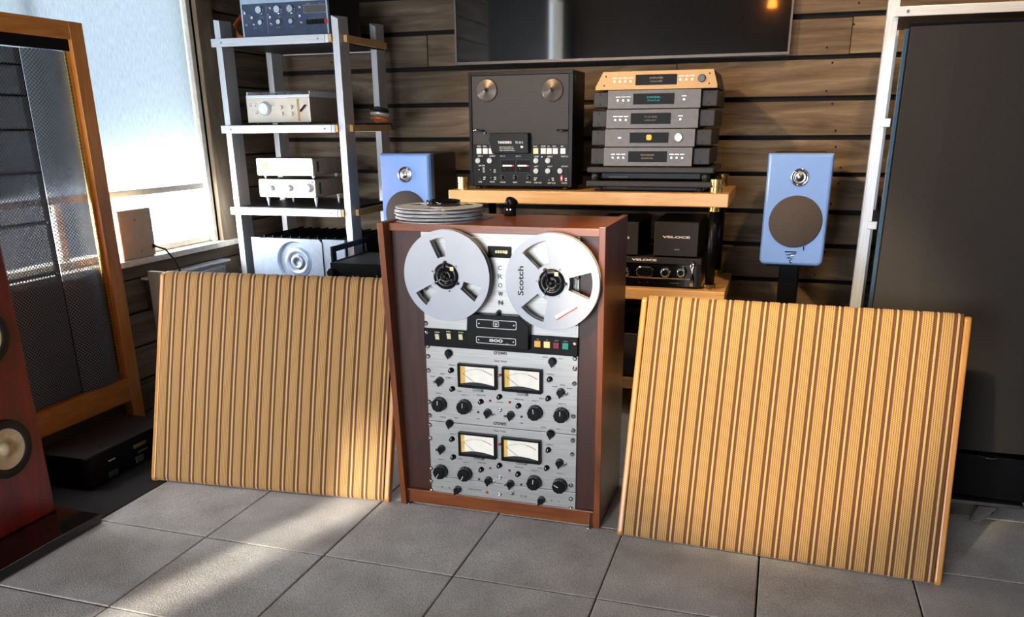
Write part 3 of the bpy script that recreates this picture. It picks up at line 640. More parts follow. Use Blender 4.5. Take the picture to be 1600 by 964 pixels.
# switches and buttons in the black bar
yb = YP - .008
for (u, v), s_ in zip(((683.5, 525.6), (701.7, 524.9), (720.3, 526.2)), ('SPEED', 'REEL', 'POWER')):
    c = K(u, v, yb); g = G().hexa([(c.x - .0065, yb - .001, c.z - .0095), (c.x + .0065, yb - .001, c.z - .0095), (c.x + .0065, yb, c.z - .0095), (c.x - .0065, yb, c.z - .0095)] +
                                  [(c.x - .0065, yb - .006, c.z + .0085), (c.x + .0065, yb - .006, c.z + .0085), (c.x + .0065, yb, c.z + .0085), (c.x - .0065, yb, c.z + .0085)])
    part('rocker_switch', g, m_cream, rec, .001, 'cream rocker switch'); text('control_lettering', s_, (c.x, yb - .0003, c.z + .0135), .0034, m_white, rec, .016)
for (u, v), mm_, s_ in zip(((840.3, 536.9), (855, 538.2), (869.7, 539.4), (884, 540.5)), (m_orangebtn, m_creambtn, m_redbtn, m_tealbtn), ('<', '>', 'STOP', 'PLAY')):
    c = K(u, v, yb); part('push_button', G().box(c.x - .0095, c.x + .0095, yb - .006, yb, c.z - .0095, c.z + .0095), mm_, rec, .0015, {m_orangebtn: 'amber square push button', m_creambtn: 'pale yellow square push button', m_redbtn: 'dark red square push button', m_tealbtn: 'teal square push button'}[mm_])
    text('control_lettering', s_, (c.x, yb - .0003, c.z + .0135), .0034, m_steel, rec, .006 if len(s_) < 2 else .012)

# reels on the recorder
def flange(c, R, y, wins, r0, n=72, th=.0016, concave=False):
    """disc with three windows in the plane y, built as ring sectors"""
    g = G(); rr = [r0, wins[1] * R, wins[2] * R, R]; half = math.radians(wins[3])
    angs = sorted(set([2 * pi * k / n for k in range(n)] + [(math.radians(a) + s_ * half) % (2 * pi) for a in wins[0] for s_ in (-1, 1)]))
    def inwin(a): return any(abs((a - math.radians(w_) + pi) % (2 * pi) - pi) < half for w_ in wins[0])
    N = len(angs)
    base = len(g.v)
    for yy in (y, y - th):
        for r_ in rr:
            for a in angs: g.v.append((c[0] + r_ * math.cos(a), yy, c[2] + r_ * math.sin(a)))
    idx = lambda L, i, k: L * 4 * N + i * N + k % N
    F = []
    for k in range(N):
        mid = (angs[k] + (angs[(k + 1) % N] + (2 * pi if k == N - 1 else 0))) / 2
        for i in range(3):
            if i == 1 and inwin(mid): continue
            F += [(idx(0, i, k), idx(0, i + 1, k), idx(0, i + 1, k + 1), idx(0, i, k + 1)), (idx(1, i, k), idx(1, i, k + 1), idx(1, i + 1, k + 1), idx(1, i + 1, k))]
            if i == 1:
                if not inwin(mid):
                    for kk, st in ((k, -1), (k + 1, 1)):
                        nb = (k + st) % N; a0 = angs[nb]; a1 = angs[(nb + 1) % N]; a1 += 2 * pi if a1 < a0 else 0
                        if inwin((a0 + a1) / 2): F.append((idx(0, 1, kk), idx(0, 2, kk), idx(1, 2, kk), idx(1, 1, kk)))
        for i in ((0, 3) + ((1, 2) if inwin(mid) else ())): F.append((idx(0, i, k), idx(0, i, k + 1), idx(1, i, k + 1), idx(1, i, k)))
    g.f += F; g.sm += [False] * len(F); return g
def deck_reel(cu, cv, label, wins, yf, hub_uv, R=.1335):
    c = K(cu, cv, yf); t = thing('tape_reel', (c.x, yf + .012, c.z - R), label, 'tape reel', 'reels mounted on the studio recorder')
    cc = (c.x, 0, c.z)
    part('front_flange', flange(cc, R, yf + .0016, wins, .036), m_reel, t, .0005)
    part('rear_flange', flange(cc, R, yf + .0225, wins, .036), m_reel, t, .0005)
    part('hub_ring', G().ring((c.x, yf + .021, c.z), .0385, .0362, .019, 'y', 40), m_reel, t)
    for k in range(3):
        a = math.radians(wins[0][0] + 60 + 120 * k); part('flange_screw', G().cyl((c.x + .044 * math.cos(a), yf, c.z + .044 * math.sin(a)), .0025, .0018, 'y', 10), m_chrome, t)
    h = thing('hub_adapter', (c.x, yf, c.z - .035), '', 'hub adapter', 'hub adapters on the studio recorder'); return t, h, c
def hub(h, c, yf, a0):
    part('hub_body', G().lathe((c.x, YP - .004, c.z), [(.034, 0), (.034, YP - .004 - yf + .0005), (.039, YP - .004 - yf + .001), (.037, YP - .004 - yf + .006), (.022, YP - .004 - yf + .008), (.020, YP - .004 - yf + .004), (.006, YP - .004 - yf + .005), (.006, YP - .004 - yf + .012), (.003, YP - .004 - yf + .014)], 'y', 36), m_knob, h)
    for k in range(3):
        a = a0 + 2 * pi * k / 3; ca, sa = math.cos(a), math.sin(a)
        part('lock_arm', G().tube([(c.x + .004 * ca, yf - .011, c.z + .004 * sa), (c.x + .026 * ca, yf - .012, c.z + .026 * sa), (c.x + .041 * ca, yf - .006, c.z + .041 * sa)], .0021, 6).cyl((c.x + .041 * ca, yf - .001, c.z + .041 * sa), .0042, .008, 'y', 10), m_steel if k == 1 else m_knob, h)
yf = YP - .050
t, h, c = deck_reel(697, 431.5, 'plain aluminium tape reel mounted on the left spindle of the mahogany-cased recorder', ((103, 221, 333), .42, .83, 12.5), yf, None)
h['label'] = 'black three-armed hub adapter in the left reel of the mahogany-cased recorder'; hub(h, c, yf, math.radians(92))
part('tape_tab', G().box(c.x + .016, c.x + .027, yf - .0095, yf - .008, c.z + .018, c.z + .029), m_cream, h, label='cream tape tab')
t, h, c = deck_reel(862, 441.5, 'aluminium tape reel printed Scotch on the right spindle of the mahogany-cased recorder', ((118, 357, 239), .38, .85, 19), yf, None, .137)
h['label'] = 'black three-armed hub adapter in the lettered right reel of the mahogany-cased recorder'; hub(h, c, yf, math.radians(118))
part('tape_tab', G().box(c.x + .010, c.x + .021, yf - .0095, yf - .008, c.z + .020, c.z + .031), m_cream, h, label='cream tape tab')
q = K(813.5, 438.8, yf); text('reel_lettering', 'Scotch', (q.x, yf - .0003, q.z), .0165, m_print, t, .083, roll=pi / 2, bold=.0004)
for o_ in t.children:
    if o_.name.startswith('reel_lettering'):
        pass
q = K(884.7, 487.3, yf); gg = G().box(-.036, .036, -.0006, 0, -.0065, .0065); ga = G().box(-.036, .036, -.0008, -.0005, -.0065, -.0035)
Rm = Matrix.Rotation(-math.radians(33), 4, 'Y'); 
gg.rot(Rm); gg.v = [(a + q.x, b_ + yf, c_ + q.z) for a, b_, c_ in gg.v]; part('paper_sticker', gg, m_white, t, label='white paper sticker')
ga.rot(Rm); ga.v = [(a + q.x, b_ + yf, c_ + q.z) for a, b_, c_ in ga.v]; part('sticker_stripe', ga, m_meterred, t, label='red stripe')
# stack of reels on top of the cabinet
ZS = .9125
cr = P(709, 331, 'z', ZS)
cr = Vector((P(709, 331, 'z', ZS + .01).x, .53, 0))
LBL = ['bottom reel of the stack on top of the mahogany cabinet', 'second reel from the bottom of the stack on the mahogany cabinet', 'third reel from the bottom of the stack on the mahogany cabinet', 'topmost aluminium reel of the stack on the mahogany cabinet, black core ring on it']
def flat_reel(z, label, ox, oy, rz, grp='stacked metal reels on the cabinet'):
    t = thing('tape_reel', (cr.x + ox, cr.y + oy, z), label, 'tape reel', grp, (0, 0, rz))
    R = .134
    for zz_, nm in ((.0075, 'upper_flange'), (0.0, 'lower_flange')):
        g = flange((0, 0, 0), R, 0, ((30, 150, 270), .4, .84, 17), .036); g.v = [(a, c_, -b_ + zz_) for a, b_, c_ in g.v]
        part(nm, g, m_reel2, t, .0004, local=True)
    part('hub_ring', G().ring((0, 0, .0012), .0385, .0362, .0075, 'z', 36), m_reel2, t, local=True)
z = ZS
for k, (ox, oy, rz) in enumerate(((0, 0, .3), (.003, -.002, 1.1), (-.003, .002, .7), (.002, .001, 2.3))):
    flat_reel(z, LBL[k], ox, oy, rz); z += .0105
g = G().ring((cr.x + .012, cr.y + .01, z), .052, .036, .015, 'z', 40)
solo('core_ring', g, m_blackgloss, 'black core ring lying on the topmost stacked reel', 'reel hub')
q = P(797, 337, 'z', ZS)
ad = thing('reel_adapter', (q.x, q.y, ZS), 'small black reel adapter with chrome pins standing on the mahogany cabinet top', 'hub adapter')
part('base', G().lathe((q.x, q.y, ZS), [(.019, 0), (.019, .024), (.017, .026)], 'z', 20), m_blackmatte, ad)
gg = G().lathe((0, 0, 0), [(.020, 0), (.020, .020), (.012, .026)], 'z', 20).rot(Matrix.Rotation(.45, 4, 'Y')); gg.v = [(a + q.x, b_ + q.y, c_ + ZS + .030) for a, b_, c_ in gg.v]
part('tilted_head', gg, m_black, ad)
for dx in (-.003, .008): part('pin', G().cyl((q.x + dx, q.y - .019, ZS + .021), .0022, .003, 'y', 8), m_chrome, ad)

# ================================================================ STRIPED SPEAKER GRILLES leaning back
def grille(bl, br, H, tilt, label):
    e = Vector((br[0] - bl[0], br[1] - bl[1], 0)); W = e.length; rz = math.atan2(e.y, e.x)
    t = thing('speaker_grille', (bl[0], bl[1], .004), label, 'speaker grille', 'striped cloth grilles leaning either side of the recorder', (-math.radians(tilt), 0, rz))
    t.rotation_euler = (-math.radians(tilt), 0, rz)
    mw = .020; TH = .030
    # cloth: ribbed profile run along the height, wrapped round top and bottom
    xs = []; f = 0
    def prof(x):
        q = (x / PER) % 1
        if q < .16 or .26 < q < .42: return .0022
        if q <= .26: return .0004
        k = (q - .42) / .116 % 1
        return .0009 * (1 - math.sin(pi * k))
    x = mw; step = PER / 25
    while x < W - mw - 1e-6: xs.append(x); x += step
    xs.append(W - mw)
    path = [(TH - .004, .012), (.010, .004), (.004, .009), (.0012, .020), (0, .034)] + [(-.004 * math.sin(pi * k / 8), .034 + (H - .068) * k / 8) for k in range(1, 8)] + [(0, H - .034), (.002, H - .016), (.008, H - .004), (.016, H), (TH - .002, H - .004)]
    vs = []; n = len(xs)
    for (y, z) in path:
        for x in xs:
            d = prof(x); vs.append((x, y + d * (1 if .02 < z < H - .01 else .4) + .0005, z - (d if z > H - .01 else 0) + (0 if z > .02 else 0)))
    fs = [(i * n + k, i * n + k + 1, (i + 1) * n + k + 1, (i + 1) * n + k) for i in range(len(path) - 1) for k in range(n - 1)]
    g = G().add(vs, fs, True); o = part('grille_cloth', g, m_cloth, t, local=True)
    part('backing_board', G().box(mw, W - mw, TH - .006, TH, .012, H - .008), m_blackmatte, t, local=True)
    for x0, x1 in ((0, mw - .002), (W - mw + .002, W)):
        pts = rrect(0.0, .034, 0, H - .008, .014, 5)
        part('side_moulding', G().prism([(a + .001, b_) for a, b_ in pts], 'x', x0, x1), m_mould, t, .005, None, True, 3)
    return t
grille((-.050, .296), (.842, .368), .745, 17.5, 'left brown striped cloth speaker grille with orange wood edges leaning back')
grille((1.607, .357), (2.494, .315), .735, 18.5, 'right golden striped cloth speaker grille leaning beside the recorder')

# ================================================================ RED SPEAKER on its plinth
pl = P(92, 804, 'z', .034)
rs_ = thing('floor_speaker', (-.27, -.3, .034), 'red wood floorstanding speaker with cream cones at the left edge', 'speaker')
rx = P(89, 797, 'z', .034).x; ry = P(89, 797, 'z', .034).y
part('cabinet', G().box(rx - .30, rx, ry - .42, ry, .034, 1.02), m_redwood, rs_, .006)
for (u, v, r) in ((0, 705, None), (-33, 490, None)):
    cc = P(u, v, 'x', rx); e = P(u + 50, v, 'x', rx); r = .088
    if v < 600: cc = Vector((rx, P(0, 705, 'x', rx).y, P(0, 705, 'x', rx).z + .335))
    cc.y = P(50, 700, 'x', rx).y - r
    part('woofer_surround', G().lathe((rx, cc.y, cc.z), [(r, 0), (r, .006), (r * .96, .010), (r * .84, .008), (r * .80, .012), (r * .70, .005), (r * .69, -.0)], 'x', 40, cap=False), m_rubber, rs_)
    part('woofer_cone', G().lathe((rx, cc.y, cc.z), [(r * .70, .006), (r * .45, .0015), (r * .25, .0008), (r * .24, .006), (r * .12, .012), (.0005, .014)], 'x', 32, cap=False), m_cone, rs_)
g = G().prism([(rx - .42, -.95), (.030, -.95), (.030, ry + .02), (rx - .42, ry + .02)], 'z', .004, .034)
solo('speaker_plinth', g, m_blackgloss, 'glossy black plinth under the red floorstanding speaker', 'plinth', bevel=.003)

EX = -.415
# ================================================================ BLACK POWER BOX on the floor
bx = P(143, 769, 'z', 0); bb = P(233, 668, 'x', bx.x)
zb = P(133, 717, 'y', bx.y).z
blk = thing('power_box', (bx.x - .1, bx.y + .2, 0), 'low black amplifier box on the floor before the wood-framed panel', 'amplifier')
x_l = EX + .004
part('case', G().prism([(x_l, bx.y + .022), (x_l + .03, bx.y), (bx.x - .02, bx.y), (bx.x, bx.y + .02), (bx.x, bx.y + .42), (x_l, bx.y + .42)], 'z', .012, zb - .006), m_black, blk, .002)
part('lid', G().box(x_l - .002, bx.x + .001, bx.y - .002, bx.y + .422, zb - .006, zb), m_grey_dk, blk, .002)
for yy in (.06, .36):
    for xx in (-.03, -.17): part('foot', G().cyl((bx.x + xx, bx.y + yy, -.002), .012, .015, 'z', 12), m_rubber, blk)
def side_px(u, v): return P(u, v, 'x', bx.x)
a = side_px(208, 697); b_ = side_px(228, 690)
part('rating_plate', G().box(bx.x, bx.x + .001, a.y, b_.y, a.z - .012, a.z + .002), m_brass, blk, label='brass rating plate')
a = side_px(215, 704); part('rating_plate', G().box(bx.x, bx.x + .001, a.y, a.y + .05, a.z - .010, a.z - .003), m_brass, blk)
a = side_px(178, 738); part('socket_plate', G().box(bx.x, bx.x + .0015, a.y - .025, a.y + .02, a.z - .012, a.z + .010), m_steel, blk)
a = side_px(218, 716); part('power_inlet', G().box(bx.x, bx.x + .003, a.y - .02, a.y + .02, a.z - .012, a.z + .012), m_grey, blk, .001)
a = side_px(175, 718); text('box_lettering', 'POWER', (bx.x + .0005, a.y, a.z), .004, m_white, blk, .032, ax='x')
a = side_px(218, 734); part('binding_post', G().lathe((bx.x, a.y, a.z), [(.008, 0), (.008, .012), (.005, .02)], 'x', 12), m_brass, blk)

# ================================================================ WOOD-FRAMED PERFORATED PANEL SPEAKER
EX = -.415
eT = P(128, 36, 'x', EX); eB = P(216, 621, 'x', EX); eI = P(103, 55, 'x', EX)
y1, zt = eT.y, eT.z; y0 = y1 - .62; zb2 = P(68, 684, 'x', EX).z; zrl = P(192, 595, 'x', EX).z
pw = .062
es = thing('panel_speaker', (EX, (y0 + y1) / 2, 0), 'tall panel speaker of black perforated steel in an orange wood frame', 'speaker')
part('frame_post', G().box(EX - .035, EX, y1 - pw, y1, .02, zt), m_cherry, es, .002)
part('frame_post', G().box(EX - .035, EX, y0, y0 + pw, .02, zt), m_cherry, es, .002)
part('frame_rail', G().box(EX - .034, EX - .001, y0 + pw, y1 - pw, zt - .058, zt), m_cherry_h, es, .002)
part('frame_rail', G().box(EX - .034, EX - .001, y0 + pw, y1 - pw, zb2, zrl), m_cherry_h, es, .002)
part('top_strip', G().box(EX - .030, EX - .014, y0 + pw, y1 - pw, zt - .095, zt - .058), m_blackmatte, es)
part('bronze_edge', G().box(EX - .030, EX - .017, y1 - pw - .016, y1 - pw - .001, zrl + .03, zt - .095), m_brass, es)

yv = P(33, 75, 'x', EX - .015).y; 
ya, yb_ = yv + .003, y1 - pw - .018
def pcol(ya, yb_, za, zb_, bow):
    n = 10; vs = []
    for z in (za, zb_):
        for k in range(n + 1):
            t = k / n; vs.append((EX - .026 + bow * math.sin(pi * t), ya + (yb_ - ya) * t, z))
    vs += [(EX - .030, ya, za), (EX - .030, yb_, za), (EX - .030, ya, zb_), (EX - .030, yb_, zb_)]
    fs = [(k, k + 1, n + 2 + k, n + 1 + k) for k in range(n)]
    g = G().add(vs, fs, True); return g
ztop = zt - .098
part('perforated_sheet', pcol(ya, yb_, zrl + .002, ztop, .020), m_perf, es)
part('seam_strip', G().box(EX - .045, EX - .032, yv - .007, yv + .007, zrl + .002, ztop), m_blackmatte, es)
zs = [ztop] + [P(8, v, 'x', EX - .015).z for v in (100, 149, 204, 274, 358, 445)] + [zrl + .002]
for z in zs[1:-1]: part('seam_strip', G().box(EX - .045, EX - .032, y0 + pw, yv - .0125, z - .004, z + .008), m_blackmatte, es)
for k in range(len(zs) - 1):
    part('perforated_tile', pcol(y0 + pw + .003, yv - .003, zs[k + 1] + .004, zs[k] - .001, .006), m_perf2, es)
part('base_bracket', G().box(EX - .05, EX - .02, y0, y1, 0, .02), m_black, es)

# ================================================================ WOOD AUDIO TABLE (black posts, brass collars)
TX0, TX1, TY0, TY1, TZ = .667, 1.803, 1.43, 1.905, .932
S2X1, S2Z = 1.815, .557
tb = thing('audio_table', ((TX0 + TX1) / 2, (TY0 + TY1) / 2, 0), 'maple audio table with black posts and brass collars carrying the black equipment', 'equipment table')
part('shelf', G().box(TX0, TX1, TY0, TY1, TZ - .050, TZ), m_maple, tb, .003)
part('shelf', G().box(TX0, S2X1, TY0 + .005, TY1, S2Z - .045, S2Z), m_maple, tb, .003)
part('shelf', G().box(TX0, S2X1, TY0 + .005, TY1, .13, .175), m_maple, tb, .003)
def collar(x, y, z, h_=.026, r=.020): return G().lathe((x, y, z), [(r, 0), (r, h_ * .44), (r * .84, h_ * .47), (r * .84, h_ * .53), (r, h_ * .56), (r, h_)], 'z', 28, sm=False)
for x in (TX0 + .048, TX1 - .052):
    for y in (TY0 + .05, TY1 - .05):
        part('brass_cap', collar(x, y, TZ, .050, .024), m_brass, tb)
        for z0, z1 in ((S2Z, TZ - .050), (.175, S2Z - .045), (.0, .13)):
            part('post', G().cyl((x, y, z0 + (.0 if z0 == 0 else .022)), .018, z1 - z0 - (.018 if z0 == 0 else .042), 'z', 20), m_black, tb)
            if z0: part('brass_collar', collar(x, y, z0, .022, .024), m_brass, tb)
            part('brass_collar', collar(x, y, z1 - .020, .020, .021), m_brass, tb)

# ---- black reel-to-reel deck on the table
y = 1.50
a = P(730.5, 110, 'y', y); b_ = P(895.7, 110, 'y', y)
x0, x1, z0, z1 = .742, 1.178, TZ + .012, 1.388
dk = thing('tape_deck', ((x0 + x1) / 2, y + .11, TZ), 'black home reel-to-reel tape deck with grey reel plate, standing on the maple table', 'tape recorder')
part('case', G().box(x0, x1, y + .004, y + .205, z0, z1), m_black, dk, .004)
part('front_frame', G().box(x0, x1, y - .004, y + .004, z1 - .014, z1).box(x0, x0 + .012, y - .004, y + .004, z0, z1 - .014).box(x1 - .016, x1, y - .004, y + .004, z0, z1 - .014), m_black, dk, .001)
zm = P(780, 225.5, 'y', y).z
part('reel_plate', G().box(x0 + .014, x1 - .018, y - .001, y + .004, zm, z1 - .016), m_grey_dk, dk)
part('control_panel', G().box(x0 + .013, x1 - .017, y - .003, y + .004, z0 + .004, zm - .001), m_black, dk)
for u in (760.5, 863):
    c = P(u, 141 if u < 800 else 140.5, 'y', y - .006)
    o = part('reel_turntable', G().lathe((c.x, y - .001, c.z), [(.044, 0), (.044, .004), (.040, .006), (.020, .007), (.012, .012), (.010, .012), (.004, .020), (.001, .021)], 'y', 40), plain('turntable_grey', (98, 90, 86), .3, .5) if u < 800 else bpy.data.materials['turntable_grey'], dk)
    part('spindle', G().lathe((c.x, y - .010, c.z), [(.006, 0), (.006, .010), (.004, .014)], 'y', 6), m_black, o)
for u, v, s_ in ((750, 204, 1), (878, 203, -1)):
    c = P(u, v, 'y', y - .01); part('tension_arm', G().tube([(c.x - .02, y - .012, c.z), (c.x - .005, y - .014, c.z + .001 * s_), (c.x + .022, y - .014, c.z - .002)], .0035, 6), m_knob, dk)
    c2 = P(742.5 if s_ > 0 else 883, 203.5, 'y', y - .012); part('tape_guide', G().tube([(c2.x - .008, y - .012, c2.z - .001), (c2.x + .010, y - .012, c2.z + .001)], .004, 8), m_chrome, dk)
c = P(757.5, 208, 'y', y - .012); part('guide_post', G().cyl((c.x, y - .002, c.z), .004, .016, 'y', 10), m_chrome, dk)
h0, h1 = P(765, 208, 'y', y - .03), P(826, 240, 'y', y - .03)
part('head_cover', G().prism([(h0.x + .010, h1.z), (h1.x, h1.z), (h1.x, h0.z), (h0.x, h0.z), (h0.x - .004, h0.z - .03)], 'y', y - .035, y), m_black, dk, .003)
c = P(788.5, 222.5, 'y', y - .036); text('maker_lettering', 'TANDBERG', (c.x, y - .0355, c.z), .0095, m_white, dk, .058, bold=.0003)
c = P(811, 222.5, 'y', y - .036); text('model_lettering', 'TD 20 A', (c.x, y - .0355, c.z), .0085, m_white, dk, .033)
for k, s_ in enumerate(('Selectable Equalization', 'Stereo Tape Recorder', 'Logic Controlled 4 Motors')):
    c = P(791 + k * .8, 229.8 + 2.6 * k, 'y', y - .036); text('small_lettering', s_, (c.x, y - .0355, c.z), .0048, m_white, dk, .058 + k * .004)
c = P(815.2, 229.6, 'y', y - .036); part('badge', G().box(c.x - .005, c.x + .005, y - .036, y - .035, c.z - .004, c.z + .004), m_white, dk)
def D(u, v): return P(u, v, 'y', y - .003)
for k, u in enumerate((749, 758.6, 768, 837.5, 849.3, 858.5, 868, 880)):
    c = D(u, 236); part('key', G().box(c.x - .0105, c.x + .0105, y - .008, y - .003, c.z - .011, c.z + .011), m_cream if k == 3 else m_white, dk, .001)
for s_, u, v, w_ in (('SPEED', 748.5, 228.5, .016), ('REEL', 757.5, 228.5, .016), ('ON', 766.5, 228.5, .008), ('PLAY', 836.5, 228.5, .016), ('STOP', 849, 228.5, .018), ('<<', 857, 228.5, .008), ('>>', 866, 228.5, .014), ('REC', 878.5, 228.5, .010),
                      ('INPUT', 751, 243.8, .022), ('OUTPUT', 769.5, 243.8, .024), ('LINE', 838, 244.5, .018), ('MIKE', 859.5, 244.5, .02), ('MONITOR', 882.5, 244.5, .030), ('TAPE TYPE', 752.5, 258.8, .028), ('LEFT', 838, 260, .018), ('RIGHT', 859.5, 260, .02),
                      ('SOURCE', 882.5, 260, .030), ('POWER', 750.5, 284, .016), ('FILTER', 769.5, 284, .02), ('PHONES', 786, 284.6, .024), ('BIAS', 805, 284.8, .018), ('PITCH', 826, 284.8, .022), ('SYNC TEST', 840.5, 285.5, .032), ('EDIT CUE', 862, 286, .032), ('MASTER', 882, 286, .024), ('LEFT CH', 785.5, 244, .022), ('RIGHT CH', 810, 244, .022)):
    c = D(u, v); text('control_lettering', s_, (c.x, y - .0033, c.z), .0055, m_white, dk, w_)
me_w = G().lathe((0, 0, 0), [(.0115, 0), (.0115, .010), (.0095, .013)], 'y', 20).box(-.0012, .0012, -.0145, -.0125, -.009, .009).mesh('deck_knob')
for u, v in ((748, 251), (766, 251), (838.5, 251), (857, 251), (838.5, 267), (857, 267), (876, 267)): put('deck_knob', me_w, m_reel, dk, D(u, v))
for u, v in ((785, 277.5), (805, 277.5), (826, 277.5)): o = put('small_knob', me_tiny, m_knob, dk, D(u, v)); part('small_knob_ring', G().ring((D(u, v)), .0105, .0095, .001, 'y', 18), m_steel, dk)
for u, v in ((749.5, 265.5), (767.5, 265.5), (751, 279.5), (768, 278), (840, 278.5), (858.5, 281.5), (847.5, 246)): c = D(u, v); part('lever', G().tube([(c.x, y - .003, c.z), (c.x + .002, y - .014, c.z + .002)], .0028, 6), m_chrome, dk)
for u, v in ((755.8, 262.5), (755.8, 265.5), (756, 268.5), (773, 265.5), (773, 268.6), (757, 277), (756.5, 280), (773.5, 277), (773.5, 280), (836, 278), (836, 281), (863.5, 278.5), (864, 281.5), (884, 278.8), (884, 281.6)):
    c = D(u, v); part('label_dash', G().box(c.x - .0045, c.x + .0045, y - .0035, y - .003, c.z - .0016, c.z + .0016), m_white, dk)
c = D(877.8, 278.5); part('rocker_frame', G().box(c.x - .005, c.x + .005, y - .006, y - .003, c.z - .012, c.z + .012), m_red, dk, .001, 'red frame of the master switch'); part('rocker', G().box(c.x - .0025, c.x + .0025, y - .008, y - .006, c.z - .005, c.z + .005), m_white, dk)
for u in (793.5, 817):
    c0_, c1_ = D(u - 11, 249.5), D(u + 11.2, 270)
    o = part('level_meter', G().box(c0_.x, c1_.x, y - .0045, y - .003, c1_.z, c0_.z), m_grey_dk, dk)
    part('meter_window', G().box(c0_.x + .002, c1_.x - .001, y - .0055, y - .0045, c1_.z + .002, c0_.z - .002), m_display, o)
    c = D(u, 259)
    part('meter_strip', G().box(c.x - .022, c.x + .017, y - .0062, y - .0055, c.z - .003, c.z + .0035), m_meter, o); part('meter_red', G().box(c.x + .0175, c.x + .026, y - .0062, y - .0055, c.z - .003, c.z + .0035), m_red, o)
    part('meter_needle', G().tube([(c.x - .016, y - .0063, c.z - .004), (c.x - .009, y - .0063, c.z - .02)], .0009, 4), m_brass, o)
for x in (x0 + .03, x1 - .03):
    for yy in (y + .02, y + .17): part('foot', G().cyl((x, yy, TZ), .014, .012, 'z', 14), m_rubber, dk)
c = P(898, 120, 'x', x1); part('side_latch', G().box(x1, x1 + .002, y + .02, y + .04, 1.345, 1.37), m_grey, dk)

# ---- stack of hi-fi separates
y = 1.50; YB = 1.88
def fx(u, yy=y): return P(u, 200, 'y', yy).x
def fz(u, v, yy=y): return P(u, v, 'y', yy).z
def platform(u0, u1, v0, v1, label, gold=False):
    a, b_, c_ = P(u0, v1, 'y', 1.46), P(u1, v1, 'y', 1.46), P((u0 + u1) / 2, (v0), 'y', 1.46)
    zb_ = P((u0 + u1) / 2, v1, 'y', 1.46).z
    t = thing('isolation_platform', ((a.x + b_.x) / 2, 1.66, zb_), label, 'platform', 'dark platforms under the separates')
    part('slab', G().box(a.x, b_.x, 1.46, 1.86, zb_, c_.z), m_grey_dk, t, .004)
    return t, a.x, b_.x, zb_, c_.z
tp, px0, px1, pz0, pz1 = platform(915.5, 1113, 283.5, 292.5, 'lower dark grey platform under the stack of separates, nearest the table')
part('body', G().box(px0 + .03, px1 - .03, 1.49, 1.84, TZ + .004, pz0 - .001), m_black, tp, .003)
part('name_badge', G().box(fx(952), fx(984), 1.487, 1.49, TZ + .010, TZ + .018), m_grey_dk, tp)
for x in (px0 + .05, px1 - .05): part('foot', G().cyl((x, 1.50, TZ), .016, pz0 - TZ, 'z', 16), m_rubber, tp); part('foot', G().cyl((x, 1.82, TZ), .016, pz0 - TZ, 'z', 16), m_rubber, tp)
tp2, qx0, qx1, qz0, qz1 = platform(917, 1115, 261.5, 270.5, 'upper dark grey platform directly under the lowest display unit')
part('body', G().box(qx0 + .05, qx1 - .05, 1.50, 1.84, pz1 + .006, qz0 - .001), m_black, tp2, .003)
part('green_strip', G().box(fx(953), fx(984), 1.497, 1.50, pz1 + .010, pz1 + .018), m_printsoft, tp2)
for x in (qx0 + .03, qx1 - .03):
    for yy in (1.49, 1.82): part('foot', G().lathe((x, yy, pz1), [(.016, 0), (.014, .006), (.018, .010), (.016, qz0 - pz1)], 'z', 16), m_rubber, tp2)
